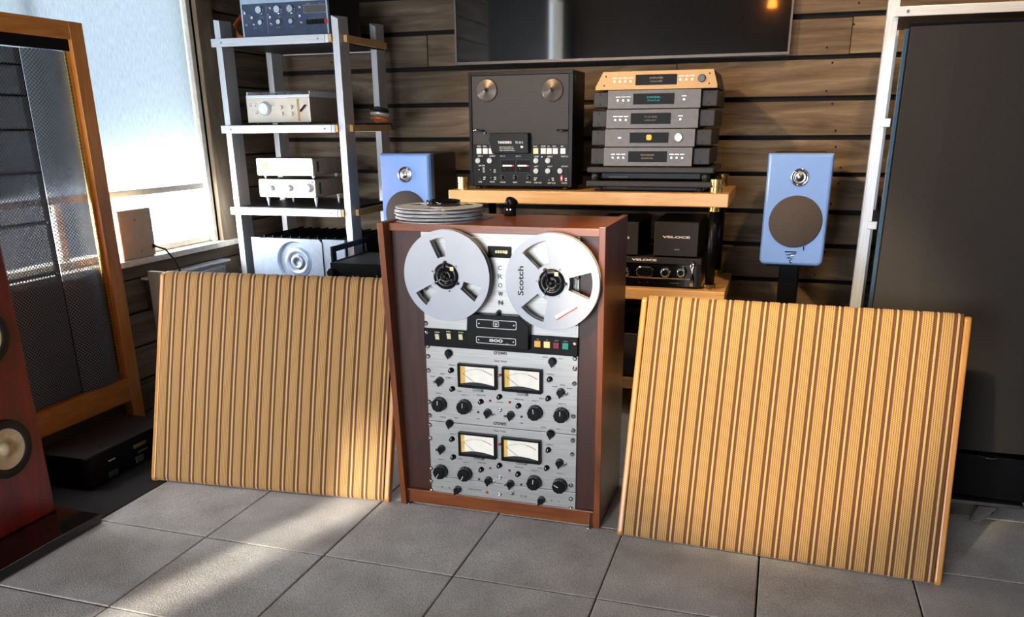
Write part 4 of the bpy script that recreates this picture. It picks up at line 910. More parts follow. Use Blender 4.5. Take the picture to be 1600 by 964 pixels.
def sep(label, cz0, cz1, ux0, ux1, wx0, wx1, disp, leds, texts, knob=None, logo=None, led=None, gold=False, cat='hi-fi unit'):
    x0, x1 = fx(ux0), fx(ux1); zc = (cz0, cz1)
    t = thing('hifi_unit', ((x0 + x1) / 2, y + .18, cz0), label, cat, 'stacked separates on the audio table')
    yf_ = y - .012
    if gold:
        xa, xb = fx(wx0), fx(wx1)
        pts = [(xa, cz0), (xb, cz0), (xb, cz0 + .012), (x1, cz1), (x0, cz1), (xa, cz0 + .012)]
        part('front_panel', G().prism(pts, 'y', y - .014, y), m_gold, t, .0015)
        part('case', G().prism([(a + (.002 if a < 1.4 else -.002), b_ - .001 if b_ > cz0 + .02 else b_ + .001) for a, b_ in pts], 'y', y + .0005, YB), m_grey_dk, t, .002)
    else:
        part('front_panel', G().box(x0, x1, y - .014, y, cz0 + .001, cz1 - .001), m_grey, t, .0015)
        part('case', G().box(x0 + .004, x1 - .004, y + .0005, YB, cz0 + .002, cz1 - .002), m_grey_dk, t)
        for a, b_ in ((fx(wx0), x0 - .0005), (x1 + .0005, fx(wx1))):
            part('side_cheek', G().box(a, b_, y + .006, YB, cz0 + .006, cz1 - .004), m_grey_dk, t, .004)
            for zz_ in (cz0 + .018, cz1 - .016): part('cheek_screw', G().cyl(((a * .55 + b_ * .45), y + .006, zz_), .0025, .0015, 'y', 8), m_void, t)
    d0, d1 = fx(disp[0]), fx(disp[1]); dh = (cz1 - cz0) * .56; zc_ = (cz0 + cz1) / 2 + .001
    part('display', G().box(d0, d1, yf_ - .0035, yf_ - .0018, zc_ - dh / 2, zc_ + dh / 2), m_display, t)
    dm = (d0 + d1) / 2
    if logo: part('disc_logo', G().prism(rrect(dm - .010, dm + .010, zc_ - .009, zc_ + .011, .006), 'y', yf_ - .0045, yf_ - .0035), m_logoor, t, label='orange display logo')
    elif texts: text('display_text', texts[0], (dm, yf_ - .0038, zc_ + .006), .0065, texts[2], t, .052); text('display_text', texts[1], (dm, yf_ - .0038, zc_ - .006), .0055, texts[2], t, .046)
    for u, dz in leds:
        c = Vector((fx(u), yf_ - .002, zc_ - .004 + dz)); o = part('button', G().lathe(c, [(.0036, 0), (.0030, .003)], 'y', 10), m_chrome, t)
        part('button_print', G().box(c.x - .008, c.x + .008, yf_ - .0023, yf_ - .0020, c.z + .0115, c.z + .0135), m_steel, t)
    if knob:
        c = (fx(knob[0]), yf_ - .002, zc_ + .001); part('dial', G().lathe(c, [(knob[1], 0), (knob[1], .008), (knob[1] * .85, .012)], 'y', 24), knob[2], t)
    if led: part('led', G().box(fx(led) - .006, fx(led) + .006, yf_ - .003, yf_ - .0018, zc_ - .003, zc_ + .003), m_ledblue, t, label='glowing blue-white indicator')
    if gold:
        for u, zz_ in ((946, .74), (943.5, .25), (1104, .78), (1104, .25)): part('panel_screw', G().cyl((fx(u), y - .014, cz0 + (cz1 - cz0) * zz_), .003, .0012, 'y', 8), m_void, t)
    return t
Z = [qz1 + .002]
for (u, v) in ((1015, 230), (1017, 201), (1019, 170), (1021, 139.5)): Z.append(fz(u, v, y - .014))
Z.append(fz(1025, 110, y - .014))
sep('lowest grey unit of the separates stack with small display text and six buttons', Z[0], Z[1], 945.5, 1085, 924, 1112, (984, 1045), [(960, 0), (968.5, 0), (976.5, 0), (1052, 0), (1060.5, 0), (1069, 0)], ('PROCESSOR', 'DIGITAL', m_disptext))
sep('grey disc player with orange display logo and chrome dial in the separates stack', Z[1], Z[2], 946.7, 1087.5, 924.5, 1113, (985.5, 1046), [], None, knob=(1061.7, .015, m_chrome), logo=True, led=969.6)
sep('grey unit with faint display text and four buttons, in the middle of the stack', Z[2], Z[3], 948, 1091, 925, 1116, (986, 1048), [(962, 0), (970, 0), (978.5, 0), (1063, 0)], ('TUNER', 'LIBRARY', m_grey))
sep('grey unit with teal display text, just below the gold one', Z[3], Z[4], 949.5, 1093, 926, 1118, (988.7, 1052), [(965, 0), (973.5, 0), (981.5, 0), (1067, 0)], ('CHANNEL', 'STATUS', m_teal))
sep('champagne gold hi-fi unit with sloping ends on top of the stack', Z[4], Z[5], 941.7, 1110, 930, 1117, (991.3, 1054.5), [(959, 0), (967.5, 0), (975.6, 0), (984, 0), (1060, .002), (1069, .002), (1077.7, .002)], ('AMPLIFIER', 'VOLUME', m_disptext), knob=(1092.5, .014, m_knob), gold=True)

# ---- equipment on the lower shelf
y = 1.47
def box_amp(u0, u1, v0, v1, label, word, cu):
    a, b_ = P(u0, v1, 'y', y), P(u1, v0, 'y', y); zb_ = VZ + .0012
    t = thing('mono_amplifier', ((a.x + b_.x) / 2, y + .15, zb_), label, 'amplifier', 'small marked amplifiers on the preamplifier')
    part('case', G().box(a.x, b_.x, y + .003, y + .33, zb_ + .004, b_.z), m_black, t, .003)
    part('front_plate', G().box(a.x + .002, b_.x - .002, y - .004, y + .003, zb_ + .006, b_.z - .004), m_grey_dk, t, .0015)
    c = P(cu, 370.6, 'y', y - .004); text('maker_lettering', 'VELOCE', (c.x, y - .0045, c.z), .0085, m_white, t, .108, bold=.0004)
    c = P(cu + 1, 390, 'y', y - .004); part('small_badge', G().box(c.x - .010, c.x + .010, y - .0045, y - .004, c.z - .0015, c.z + .0015), m_steel, t)
    for x in (a.x + .03, b_.x - .03):
        for yy in (y + .03, y + .29): part('foot', G().cyl((x, yy, zb_), .012, .005, 'z', 12), m_rubber, t)
    return t
a, b_ = P(925, 412, 'y', y), P(1095.7, 412, 'y', y)
vt = P(1030, 402, 'y', y).z; VZ = vt
pre = thing('preamplifier', ((a.x + b_.x) / 2, y + .16, S2Z), 'black preamplifier with chrome knobs and a chrome handle on the lower table shelf', 'preamplifier')
zl = P(1050, 412.5, 'y', y).z
part('case', G().box(a.x, b_.x, y + .012, y + .36, S2Z + .008, zl), m_black, pre, .003)
part('lid', G().box(a.x, b_.x + .001, y - .006, y + .362, zl, vt), m_grey_dk, pre, .002)
part('front_plate', G().box(a.x, b_.x, y, y + .011, S2Z + .008, zl - .001), m_blackgloss, pre)
c = P(1040, 435, 'y', y); part('silver_line', G().box(a.x, b_.x - .04, y - .002, y, c.z - .002, c.z + .002), m_gold, pre)
for u in (1040, 1065, 976):
    c = P(u, 425, 'y', y); o = part('volume_knob', G().lathe((c.x, y, c.z), [(.022, 0), (.022, .004), (.019, .006), (.017, .022), (.013, .024)], 'y', 32), m_chrome, pre); part('knob_cap', G().cyl((c.x, y - .0245, c.z), .011, .0008, 'y', 20), m_black, o)
c = P(1008, 424, 'y', y)
o = part('display_ring', G().prism(rrect(c.x - .036, c.x + .036, c.z - .021, c.z + .021, .020, 8), 'y', y - .008, y), m_chrome, pre, .003)
part('display_glass', G().prism(rrect(c.x - .028, c.x + .028, c.z - .015, c.z + .015, .014, 8), 'y', y - .0095, y - .0082), m_black, o)
c = P(1006.4, 404.3, 'y', y - .006); text('maker_lettering', 'VELOCE', (c.x, y - .0064, (zl + vt) / 2 + .001), .0085, m_white, pre, .100, bold=.0004)
c = P(1053, 442.5, 'y', y); text('small_lettering', 'V-6 SIGNATURE', (c.x, y - .0004, c.z), .004, m_steel, pre, .04)
for u in (999, 1012): c = P(u, 440.5, 'y', y); part('toggle', G().lathe((c.x, y, c.z), [(.005, 0), (.003, .008)], 'y', 10), m_chrome, pre)
c = P(1082, 425, 'y', y); hz0, hz1 = P(1082, 446, 'y', y).z, P(1082, 409, 'y', y).z
part('handle', G().tube([(c.x, y, hz0), (c.x, y - .018, hz0 + .004), (c.x, y - .026, hz0 + .02), (c.x, y - .026, hz1 - .02), (c.x, y - .018, hz1 - .003), (c.x, y, hz1)], .0075, 12), m_chrome, pre)
for x in (a.x + .04, b_.x - .04):
    for yy in (y + .04, y + .31): part('foot', G().cyl((x, yy, S2Z), .015, .008, 'z', 12), m_rubber, pre)
box_amp(1020.6, 1093.5, 347, 397, 'small black amplifier box marked VELOCE at the right, on the preamplifier', 'VELOCE', 1056.5)
box_amp(926, 999.3, 347, 397, 'small black amplifier box half hidden by the recorder cabinet, on the preamplifier', 'VELOCE', 962.5)
g = G()
pa = thing('power_amplifier', (1.3, 1.6, .175), 'dark amplifier on the lowest table shelf behind the right grille', 'amplifier')
part('case', G().box(1.12, 1.62, 1.47, 1.86, .185, .36), m_black, pa, .004)
part('front_plate', G().box(1.11, 1.63, 1.455, 1.469, .182, .364), m_grey_dk, pa, .003)
for k in range(9): part('cooling_fin', G().box(1.14 + k * .053, 1.147 + k * .053, 1.48, 1.85, .3605, .372), m_black, pa)
for x in (1.16, 1.58):
    for yy in (1.5, 1.82): part('foot', G().cyl((x, yy, .175), .018, .010, 'z', 14), m_rubber, pa)

# ================================================================ BLUE STAND SPEAKERS
def blue(xl, xr, y, zt_, label, lab2, grp=None):
    W, H = xr - xl, .418; z0 = zt_ - H; xc = (xl + xr) / 2
    t = thing('bookshelf_speaker', (xc, y + .19, z0), label, 'speaker', 'blue bookshelf speakers on stands')
    # lacquered baffle with rounded lower corners and bevelled top and sides
    def outline(ins, rr):
        o = rrect(xl + ins, xr - ins, z0 + ins, zt_ - ins, rr, 6); t_ = rrect(xl + ins, xr - ins, z0 + ins, zt_ - ins, rr * .3, 6)
        return t_[:14] + o[14:]
    rings = [(y + .048, 0, .022), (y + .016, .001, .022), (y + .004, .006, .018), (y, .013, .014)]
    g = G(); n = len(outline(0, .02)); vs = []
    for yy, ins, rr in rings: vs += [(a, yy, b_) for a, b_ in outline(ins, rr)]
    fs = [(i * n + k, i * n + (k + 1) % n, (i + 1) * n + (k + 1) % n, (i + 1) * n + k) for i in range(3) for k in range(n)] + [list(range(3 * n, 4 * n)), list(range(n))[::-1]]
    part('baffle', g.add(vs, fs), m_blue, t, .002)
    part('cabinet', G().prism([(xl + .004, y + .0485), (xr - .004, y + .0485), (xr - .022, y + .36), (xl + .022, y + .36)], 'z', z0 + .004, zt_ - .004), m_blackgloss if False else m_black, t, .006)
    zw = z0 + .168; zw_t = zt_ - .087
    part('woofer_grille', G().lathe((xc + .002, y, zw), [(.097, -.002), (.097, .003), (.093, .006), (.0005, .009)], 'y', 56), m_grillegrey, t)
    part('grille_tab', G().box(xc + .040, xc + .043, y - .004, y, zw - .106, zw - .090), m_black, t)
    o = part('tweeter_ring', G().lathe((xc + .002, y, zw_t), [(.033, 0), (.033, .003), (.029, .006), (.026, .003), (.024, .001)], 'y', 36, cap=False), m_chrome, t)
    part('tweeter_dome', G().lathe((xc + .002, y, zw_t), [(.0245, .0005), (.020, .0035), (.018, .001), (.012, .005), (.006, .0075), (.0005, .008)], 'y', 30, cap=False), m_steel, t)
    ze = z0 + .042; g = G()
    pts = [(-.016, .014), (.016, .014), (.014, .009), (-.012, .004), (.012, .001), (-.008, -.006), (.008, -.007), (-.002, -.014), (.000, -.019), (.005, -.022)]
    g.tube([(xc - .004 + a * 1.3, y - .0015, ze - .004 + b_ * 1.2) for a, b_ in pts], .0026, 6, False)
    part('emblem', g, m_chrome, t)
    # stand
    s_ = thing('speaker_stand', (xc, y + .2, 0), lab2, 'speaker stand', 'black stands under the blue speakers')
    part('top_plate', G().box(xc - .09, xc + .09, y + .06, y + .33, z0 - .012, z0 - .0005), m_black, s_, .002)
    part('column', G().box(xc - .038, xc + .038, y + .12, y + .26, .022, z0 - .013), m_black, s_, .006)
    part('base_plate', G().box(xc - .14, xc + .14, y + .03, y + .36, .002, .022), m_black, s_, .004)
    return t
blue(1.932, 2.168, 1.50, 1.078, 'sky blue bookshelf speaker with round grey grille right of the audio table', 'black column stand under the right blue speaker')
bl_ = P(591, 239.5, 'y', 1.45); br_ = P(672, 241, 'y', 1.46)
blue(bl_.x, br_.x, 1.45, 1.078, 'sky blue bookshelf speaker half hidden behind the recorder cabinet, left of the table', 'black column stand under the left blue speaker')

# ================================================================ LEFT ALUMINIUM RACK
RY0, RY1 = 1.40, 1.90
RX0, RX1 = P(329, 62, 'y', RY0).x + .003, P(520, 192, 'y', RY0).x + .012
rk = thing('equipment_rack', ((RX0 + RX1) / 2, 1.65, 0), 'aluminium rack with angled post tops and wood-edged shelves by the window', 'equipment rack')
def lpost(x0, x1, y0, y1, ztop, slope=.03):
    # L-section: one flange along x, one along y, top cut at a slant
    g = G(); t_ = .004
    return g
def post(x0, x1, y0, y1, ztop, d=.028):
    return G().hexa([(x0, y0, 0), (x1, y0, 0), (x1, y1, 0), (x0, y1, 0), (x0, y0, ztop), (x1, y0, ztop - d), (x1, y1, ztop), (x0, y1, ztop + d * .4)])
zpl = P(341, 30, 'y', RY0).z
PW = .028; PD = .085
part('post', post(RX0 + .012, RX0 + .012 + PW, RY0 + .012, RY0 + .012 + PD, zpl, .004), m_alu, rk, .001)
xr_ = P(521, 60, 'y', RY0 + .015).x
zpr = P(520, 24, 'y', RY0 + .02).z
part('post', post(xr_, xr_ + .030, RY0 + .006, RY0 + .006 + PD, zpr, .014), m_alu, rk, .001)
part('post', post(RX0 + .012, RX0 + .012 + PW, RY1 - PD - .03, RY1 - .03, zpl, .004), m_alu, rk, .001)
xb_ = P(583, 60, 'y', RY1 - .06).x
part('post', post(xb_ - .003, xb_ + .026, RY1 - .085, RY1, zpr + .012, .014), m_alu, rk, .001)
SZ = [(P(417, 58, 'y', RY0).z, 'a'), (1.192, 'b'), (.843, 'c'), (.50, 'd')]
for k, (zs_, _) in enumerate(SZ):
    xe = xr_ - .002; z_t = zs_ + .002; z_b = zs_ - .030
    part('front_bar', G().box(RX0, xe - .030, RY0 - .004, RY0 + .008, z_b, z_t), m_alu_h, rk, .001)
    part('bar_end', G().box(xe - .0295, xe - .012, RY0 - .003, RY0 + .008, z_b, z_t), m_reel2, rk, .003)
    part('end_block', G().box(xe - .0115, xe + .0, RY0 - .001, RY0 + .03, z_b + .002, z_t - .001), m_maple, rk)
    part('shelf_board', G().box(RX0 + .032, xe - .001, RY0 + .009, RY1 - .005, z_b + .004, z_t + .003), m_grey_dk, rk, .001)
    part('side_bar', G().box(xe + .0345, xe + .050, RY0 + .04, RY1 - .087, z_b + .003, z_t - .002), m_maple, rk)
    for x in (RX0 + .05, xe - .06): part('bolt', G().cyl((x, RY0 - .004, z_b + .016), .004, .002, 'y', 10), m_steel, rk)
    part('rear_bar', G().box(RX0 + .032, xe - .004, RY1 - .004, RY1 + .006, z_b, z_t), m_alu_h, rk)
    for yy in (.02, .045): part('bolt', G().lathe((xr_ + .030, RY0 + yy, z_b + .016), [(.004, 0), (.004, .002)], 'x', 8), m_steel, rk)
YS = 1.455
S1, S2_, S3, S4 = [zs_ + .005 for zs_, _ in SZ]
# mixer preamplifier on the top shelf
a = P(380.5, 48, 'y', YS); b_ = P(515, 46, 'y', YS)
x0, x1 = a.x, min(b_.x, xr_ + .08); zt_ = S1 + .165
mx_ = thing('mixer', ((x0 + x1) / 2, YS + .15, S1), 'pale cased mixer with dark blue face and silver knobs on the top rack shelf', 'audio mixer')
fz1 = P(440, 4, 'y', YS).z
m_navy = plain('slate_blue_face', (58, 70, 96), .4, .1)
part('case', G().box(x0, x1, YS + .006, YS + .28, S1 + .002, zt_), m_black, mx_, .003)
part('case_rim', G().box(x0, x0 + .007, YS - .006, YS + .02, S1 + .002, zt_).box(x1 - .007, x1, YS - .006, YS + .02, S1 + .002, zt_).box(x0 + .007, x1 - .007, YS - .006, YS + .02, fz1, zt_), m_ampblue, mx_, .001)
part('face', G().box(x0 + .0075, x1 - .0075, YS - .003, YS + .005, S1 + .004, fz1 - .001), m_navy, mx_)
def XM(u, v): return P(u, v, 'y', YS - .003)
me_mk = fluted(.0155, .014, 12, .05, 48).mesh('mixer_knob'); me_mk2 = fluted(.0105, .012, 10, .05, 40).mesh('mixer_knob_small')
for u, v in ((406, 16), (434.6, 15), (454.8, 14)): put('mixer_knob', me_mk, m_chrome, mx_, XM(u, v)); 
for u, v in ((408.3, 35.6), (436.7, 34.5), (456, 33.5)): put('mixer_knob_small', me_mk2, m_chrome, mx_, XM(u, v))
for u, v in ((386, 39.5), (397, 38.7), (424.5, 38), (471, 35), (422, 13), (468, 11)): put('jack', me_jack, m_chrome, mx_, XM(u, v), sc=.8)
for u, v in ((383, 21), (394, 28), (422.5, 27), (469, 25)): put('toggle_switch', me_tog, m_chrome, mx_, XM(u, v), sc=1.5)
c0_, c1_ = XM(474, 8), XM(511, 19); part('display_frame', G().box(c0_.x, c1_.x, YS - .0045, YS - .003, c1_.z, c0_.z), m_steel, mx_); part('display', G().box(c0_.x + .003, c1_.x - .002, YS - .0055, YS - .0045, c1_.z + .002, c0_.z - .002), m_grey, mx_)
for k in range(6): c = XM(481.5 + 5.7 * k, 34.5 - .35 * k); part('push_key', G().box(c.x - .007, c.x + .007, YS - .008, YS - .003, c.z - .009, c.z + .009), m_red if k == 5 else m_black, mx_, .001)
c = XM(417, 25); part('divider', G().box(c.x - .0008, c.x + .0008, YS - .0035, YS - .003, S1 + .012, fz1 - .012), m_steel, mx_)
for s_, u, v, w_ in (('VOLUME', 409, 27.5, .022), ('LEFT', 437, 26.5, .014), ('RIGHT', 457, 25.5, .016), ('INPUT', 390, 34.5, .018), ('FILTER', 435, 42.5, .022), ('OUTPUT', 458, 41.2, .026), ('MONO', 399, 43.6, .016), ('LEVEL', 481, 5.8, .02), ('SELECT', 501, 4.8, .022), ('TAPE PHONO TUNER AUX', 494, 27.8, .07)):
    c = XM(u, v); text('control_lettering', s_, (c.x, YS - .0034, c.z), .0045, m_steel, mx_, w_)
c = P(368, 30, 'y', 1.6)
g = G().tube([(c.x + .02, 1.62, S1 + .11), (c.x - .006, 1.60, S1 + .07), (c.x + .002, 1.60, S1 + .03), (c.x + .03, 1.62, S1 + .012), (c.x + .07, 1.64, S1 + .011)], .010, 10)
solo('orange_cable', g, m_copper, 'thick orange cable looping behind the mixer on the top shelf', 'cable')
# portable recorder on the second shelf
a = P(388, 183, 'y', YS); x0 = a.x; x1 = P(486, 182, 'y', YS).x; z0 = S2_; z1 = P(430, 153, 'y', YS).z
nr = thing('portable_recorder', ((x0 + x1) / 2, YS + .12, z0), 'compact silver portable tape recorder with clear lid on the second rack shelf', 'tape recorder')
part('body', G().box(x0, x1, YS + .004, YS + .24, z0 + .008, z1), m_beige_side, nr, .004)
part('front_panel', G().box(x0, x1, YS - .004, YS + .003, z0 + .008, z1), m_beige, nr, .002)
zl_ = P(430, 141, 'y', YS).z
part('clear_lid', G().box(x0 + .004, x1 - .004, YS, YS + .235, z1 + .024, z1 + .027).box(x0 + .004, x1 - .004, YS, YS + .003, z1 + .012, z1 + .024), m_glass, nr)
part('lid_rim', G().box(x0, x1, YS - .003, YS + .004, z1 + .0005, z1 + .012).box(x0, x0 + .004, YS + .004, YS + .24, z1 + .0005, z1 + .026).box(x1 - .004, x1, YS + .004, YS + .24, z1 + .0005, z1 + .026), m_alu_h, nr, .001)
for dx in (.07, .19): part('reel', G().lathe((x0 + dx, YS + .11, z1 + .002), [(.050, 0), (.050, .012), (.02, .012), (.02, .016)], 'z', 28), m_reel2, nr)
for dx in (.035, .12, .13, .20): part('deck_post', G().cyl((x0 + dx, YS + .025, z1 + .001), .010, .018, 'z', 12), m_chrome, nr)
def XN(u, v): return P(u, v, 'y', YS - .004)
c = XN(414.5, 170); part('main_dial', G().lathe(c, [(.030, 0), (.030, .004), (.024, .007), (.022, .016)], 'y', 32), m_reel2, nr)
for u, v in ((392, 164.5), (400, 164.3), (401.5, 175.5), (426, 164.5)): put('jack', me_jack, m_knob, nr, XN(u, v))
for u, v in ((439, 168), (455, 167.5), (441, 178), (456, 178)): part('level_knob', G().lathe(XN(u, v), [(.008, 0), (.007, .008)], 'y', 16), m_beige, nr)
c = XN(466, 170); part('gold_strip', G().box(c.x - .004, c.x + .006, YS - .005, YS - .004, z0 + .014, z1 - .006), m_gold, nr)
c = XN(474, 169); gg = G().box(-.018, .018, -.008, 0, -.0035, .0035).rot(Matrix.Rotation(-.75, 4, 'Y')); gg.v = [(a_ + c.x, b2 + YS - .004, d_ + c.z) for a_, b2, d_ in gg.v]; part('selector_bar', gg, m_knob, nr)
for x in (x0 + .03, x1 - .03):
    for yy in (YS + .03, YS + .2): part('foot', G().cyl((x, yy, z0), .010, .008, 'z', 12), m_chrome, nr)
c = P(560, 176, 'y', 1.62)
for k, (dz, dx) in enumerate(((.0, 0), (.020, .004), (.040, -.003))):
    g = G().tube([(xr_ + .055, 1.60, S2_ + .022 + dz), (xr_ + .09, 1.60, S2_ + .024 + dz), (xr_ + .125 + dx, 1.62, S2_ + .014 + dz), (xr_ + .10, 1.68, S2_ + .012 + dz), (xr_ + .04, 1.66, S2_ + .014 + dz)], .007, 8)
    solo('coiled_cable', g, (m_copper, m_beige, m_rubber)[k], ('coppery cable lying lowest in the bundle behind the rack post', 'beige cable in the middle of the bundle behind the rack post', 'black cable on top of the bundle behind the rack post')[k], 'cable')
g = G().box(xr_ + .040, xb_ - .005, 1.58, 1.84, S2_ - .012, S2_ + .004); part('shelf_wing', g, m_grey_dk, rk)
# two slim beige units on the third shelf
def slim(u0, u1, v0, v1, z0, label, lower):
    a = P(u0, v1, 'y', YS); x0, x1 = a.x, P(u1, v1, 'y', YS).x; zt_ = P(u0, v0, 'y', YS).z; zb_ = P(u0, v1 - 5, 'y', YS).z
    t = thing('slim_amplifier', ((x0 + x1) / 2, YS + .12, z0), label, 'hi-fi unit', 'slim beige units on the third rack shelf')
    part('body', G().box(x0 + .002, x1, YS + .003, YS + .26, zb_ + .002, zt_ - .002), m_beige_side, t, .006)
    part('front_panel', G().prism(rrect(x0, x1, zb_, zt_, .008), 'y', YS - .005, YS + .002), m_beige, t, .0015)
    for x in (x0 + .03, x1 - .012):
        for yy in (YS + .015, YS + .22): part('cone_foot', G().lathe((x, yy, z0), [(.003, 0), (.009, zb_ - z0 + .001)], 'z', 12), m_reel2, t)
    part('side_vent', G().box(x1, x1 + .0015, YS + .03, YS + .045, zb_ + .014, zt_ - .014), m_grey_dk, t)
    if lower:
        for u, r in ((424.5, .014), (453, .015), (483, .020)):
            c = P(u, (v0 + v1) / 2 - 2, 'y', YS - .005); part('knob', G().lathe(c, [(r, 0), (r, .004), (r * .8, .006), (r * .75, .016), (r * .6, .018)], 'y', 28), m_reel2, t)
        for u in (437, 441, 470, 474): c = P(u, 301, 'y', YS - .005); part('button', G().cyl(c, .0025, .002, 'y', 8), m_steel, t)
        c = P(488, 285, 'y', YS - .005); part('indicator', G().cyl(c, .004, .002, 'y', 10), m_knob, t)
    else:
        c = P(413.5, 260, 'y', YS - .005); part('round_dial', G().lathe(c, [(.017, 0), (.015, .0015), (.013, .0005)], 'y', 28), m_gold, t)
        c = P(481, 267, 'y', YS - .005); text('maker_lettering', 'NAGRA', (c.x, YS - .0054, c.z), .005, m_printsoft, t, .034)
    return zt_
zt_ = slim(408, 495, 279.5, 312.5, S3, 'lower slim beige hi-fi unit with three knobs on the third rack shelf', True)
slim(403.8, 491, 247, 279, zt_ + .0005, 'upper slim beige hi-fi unit with one round dial, stacked on the three-knob one', False)
# power amplifier with a swirl dish on the lowest visible shelf
YA = 1.38
a, b_ = P(390, 370, 'y', YA), P(538, 376, 'y', YA); x0, x1, z1 = a.x + .006, b_.x, (a.z + b_.z) / 2; z0 = S4 + .012
z0 = .505
sa = thing('swirl_amplifier', ((x0 + x1) / 2, YA + .2, z0), 'large silver power amplifier with a round swirled dish on its face, low in the rack', 'amplifier')
part('case', G().box(x0 + .012, x1 - .012, YA + .012, YA + .42, z0 + .012, z1 - .006), m_grey_dk, sa, .003)
xs_ = [x0, P(409, 400, 'y', YA).x, P(505, 400, 'y', YA).x, x1]
for k in (0, 2): part('front_panel', G().box(xs_[k] + .0008, xs_[k + 1] - .0008, YA - (.004 if k == 1 else 0), YA + .011, z0 + .010, z1), m_ampblue, sa, .002)
c = P(461, 408, 'y', YA); R = .088
# middle panel with a real recess
g = G(); N = 48; ring0 = [(c.x + R * math.cos(2 * pi * k / N), c.z + R * math.sin(2 * pi * k / N)) for k in range(N)]
def sq(k):
    a_ = 2 * pi * k / N; ca, sa_ = math.cos(a_), math.sin(a_); t1 = ((xs_[2] - .0008 if ca > 0 else xs_[1] + .0008) - c.x) / ca if abs(ca) > 1e-6 else 9; t2 = ((z1 if sa_ > 0 else z0 + .010) - c.z) / sa_ if abs(sa_) > 1e-6 else 9
    t_ = min(t1, t2); return (c.x + t_ * ca, c.z + t_ * sa_)
sq_ = [sq(k) for k in range(N)]
vs = [(a_, YA - .004, b2) for a_, b2 in sq_] + [(a_, YA - .004, b2) for a_, b2 in ring0] + [(c.x + (a_ - c.x) * .93, YA + .010, c.z + (b2 - c.z) * .93) for a_, b2 in ring0]
fs = [(k, (k + 1) % N, N + (k + 1) % N, N + k) for k in range(N)] + [(N + k, N + (k + 1) % N, 2 * N + (k + 1) % N, 2 * N + k) for k in range(N)] + [list(range(2 * N, 3 * N))]
part('dished_panel', g.add(vs, fs, False), m_ampblue, sa)
part('swirl_dish', G().lathe((c.x + .012, YA + .010, c.z - .004), [(.066, 0), (.064, .008), (.050, .012), (.036, .006), (.034, .002), (.033, .010), (.018, .013), (.016, .004), (.0005, .005)], 'y', 44, cap=False), m_ampblue, sa)
for k in range(10): part('cooling_fin', G().box(x0 + .03 + k * (x1 - x0 - .06) / 9 - .002, x0 + .03 + k * (x1 - x0 - .06) / 9 + .002, YA + .06, YA + .40, z1 - .0058, z1 + .004), m_black, sa)
for x in (x0 + .05, x1 - .05):
    for yy in (YA + .05, YA + .36): part('foot', G().cyl((x, yy, z0), .018, .0125, 'z', 14), m_rubber, sa)
# its stool, hidden behind the left grille
g = G().box(x0 - .01, x1 + .0, YA + .02, YA + .42, .470, .5045)

# black low unit with an open side frame, between grille and recorder
YK = 1.10
a, b_ = P(516.5, 411, 'y', YK), P(604, 414, 'y', YK); x0, x1, z1 = a.x, a.x + .44, (a.z + b_.z) / 2; z0 = z1 - .13
ku = thing('black_component', (x0 + .2, YK + .2, z0), 'black component with an open frame rail along its left side, left of the recorder', 'amplifier')
part('case', G().box(x0 + .002, x1, YK + .006, YK + .31, z0, z1 - .003), m_black, ku, .002)
part('top_cover', G().box(x0 + .012, x1, YK + .008, YK + .312, z1 - .0028, z1), m_grey_dk, ku)
part('front_plate', G().box(x0, x1, YK - .004, YK + .005, z0, z1 + .001), m_black, ku, .001)
zr = P(516, 386, 'y', YK).z; fr = .022
part('side_frame', G().box(x0, x0 + .010, YK + .006, YK + .325, zr - fr, zr).box(x0, x0 + .010, YK + .006, YK + .006 + fr * 1.4, z1 + .0005, zr - fr).box(x0, x0 + .010, YK + .325 - fr, YK + .325, z1 + .0005, zr - fr).box(x0, x0 + .010, YK + .0365, YK + .325 - fr, z1 - .001, z1 + .004), m_black, ku, .001)
c = P(520, 425, 'y', YK); part('knob', G().lathe((c.x, YK - .004, c.z), [(.017, 0), (.017, .016), (.014, .019)], 'y', 24), m_knob, ku)
for u in (552, 560, 590): c = P(u, 431, 'y', YK); part('button', G().cyl((c.x, YK - .004, c.z), .004, .003, 'y', 10), m_steel, ku)
st = thing('equipment_stool', (x0 + .2, YK + .2, 0), 'dark low stand holding the black component behind the left grille', 'stand')
part('top', G().box(x0 - .01, x1 + .01, YK, YK + .32, z0 - .03, z0 - .0005), m_black, st, .003)
for x in (x0 + .01, x1 - .03):
    for yy in (YK + .02, YK + .27): part('leg', G().box(x, x + .03, yy, yy + .03, 0, z0 - .031), m_black, st)
# pale blue cooler box glimpsed between grille and recorder
a = P(609, 640, 'y', .95); b_ = P(626, 765, 'y', .95)
cb = thing('storage_box', (a.x - .02, 1.0, 0), 'pale blue box with a dark seam glimpsed between left grille and recorder', 'box')
zs_ = P(617, 702, 'y', .95).z
part('lower_case', G().box(a.x - .05, a.x + .12, .95, 1.09, .0, zs_ - .003), m_fridge, cb, .004)
part('upper_case', G().box(a.x - .05, a.x + .12, .95, 1.09, zs_ + .003, P(615, 641, 'y', .95).z), m_fridge, cb, .004)
part('seam_strip', G().box(a.x - .048, a.x + .118, .952, 1.088, zs_ - .0028, zs_ + .0028), m_black, cb)
g = G().tube([(.80, .62, .03), (.835, .60, .10), (.84, .62, .20), (.83, .65, .32)], .012, 8)

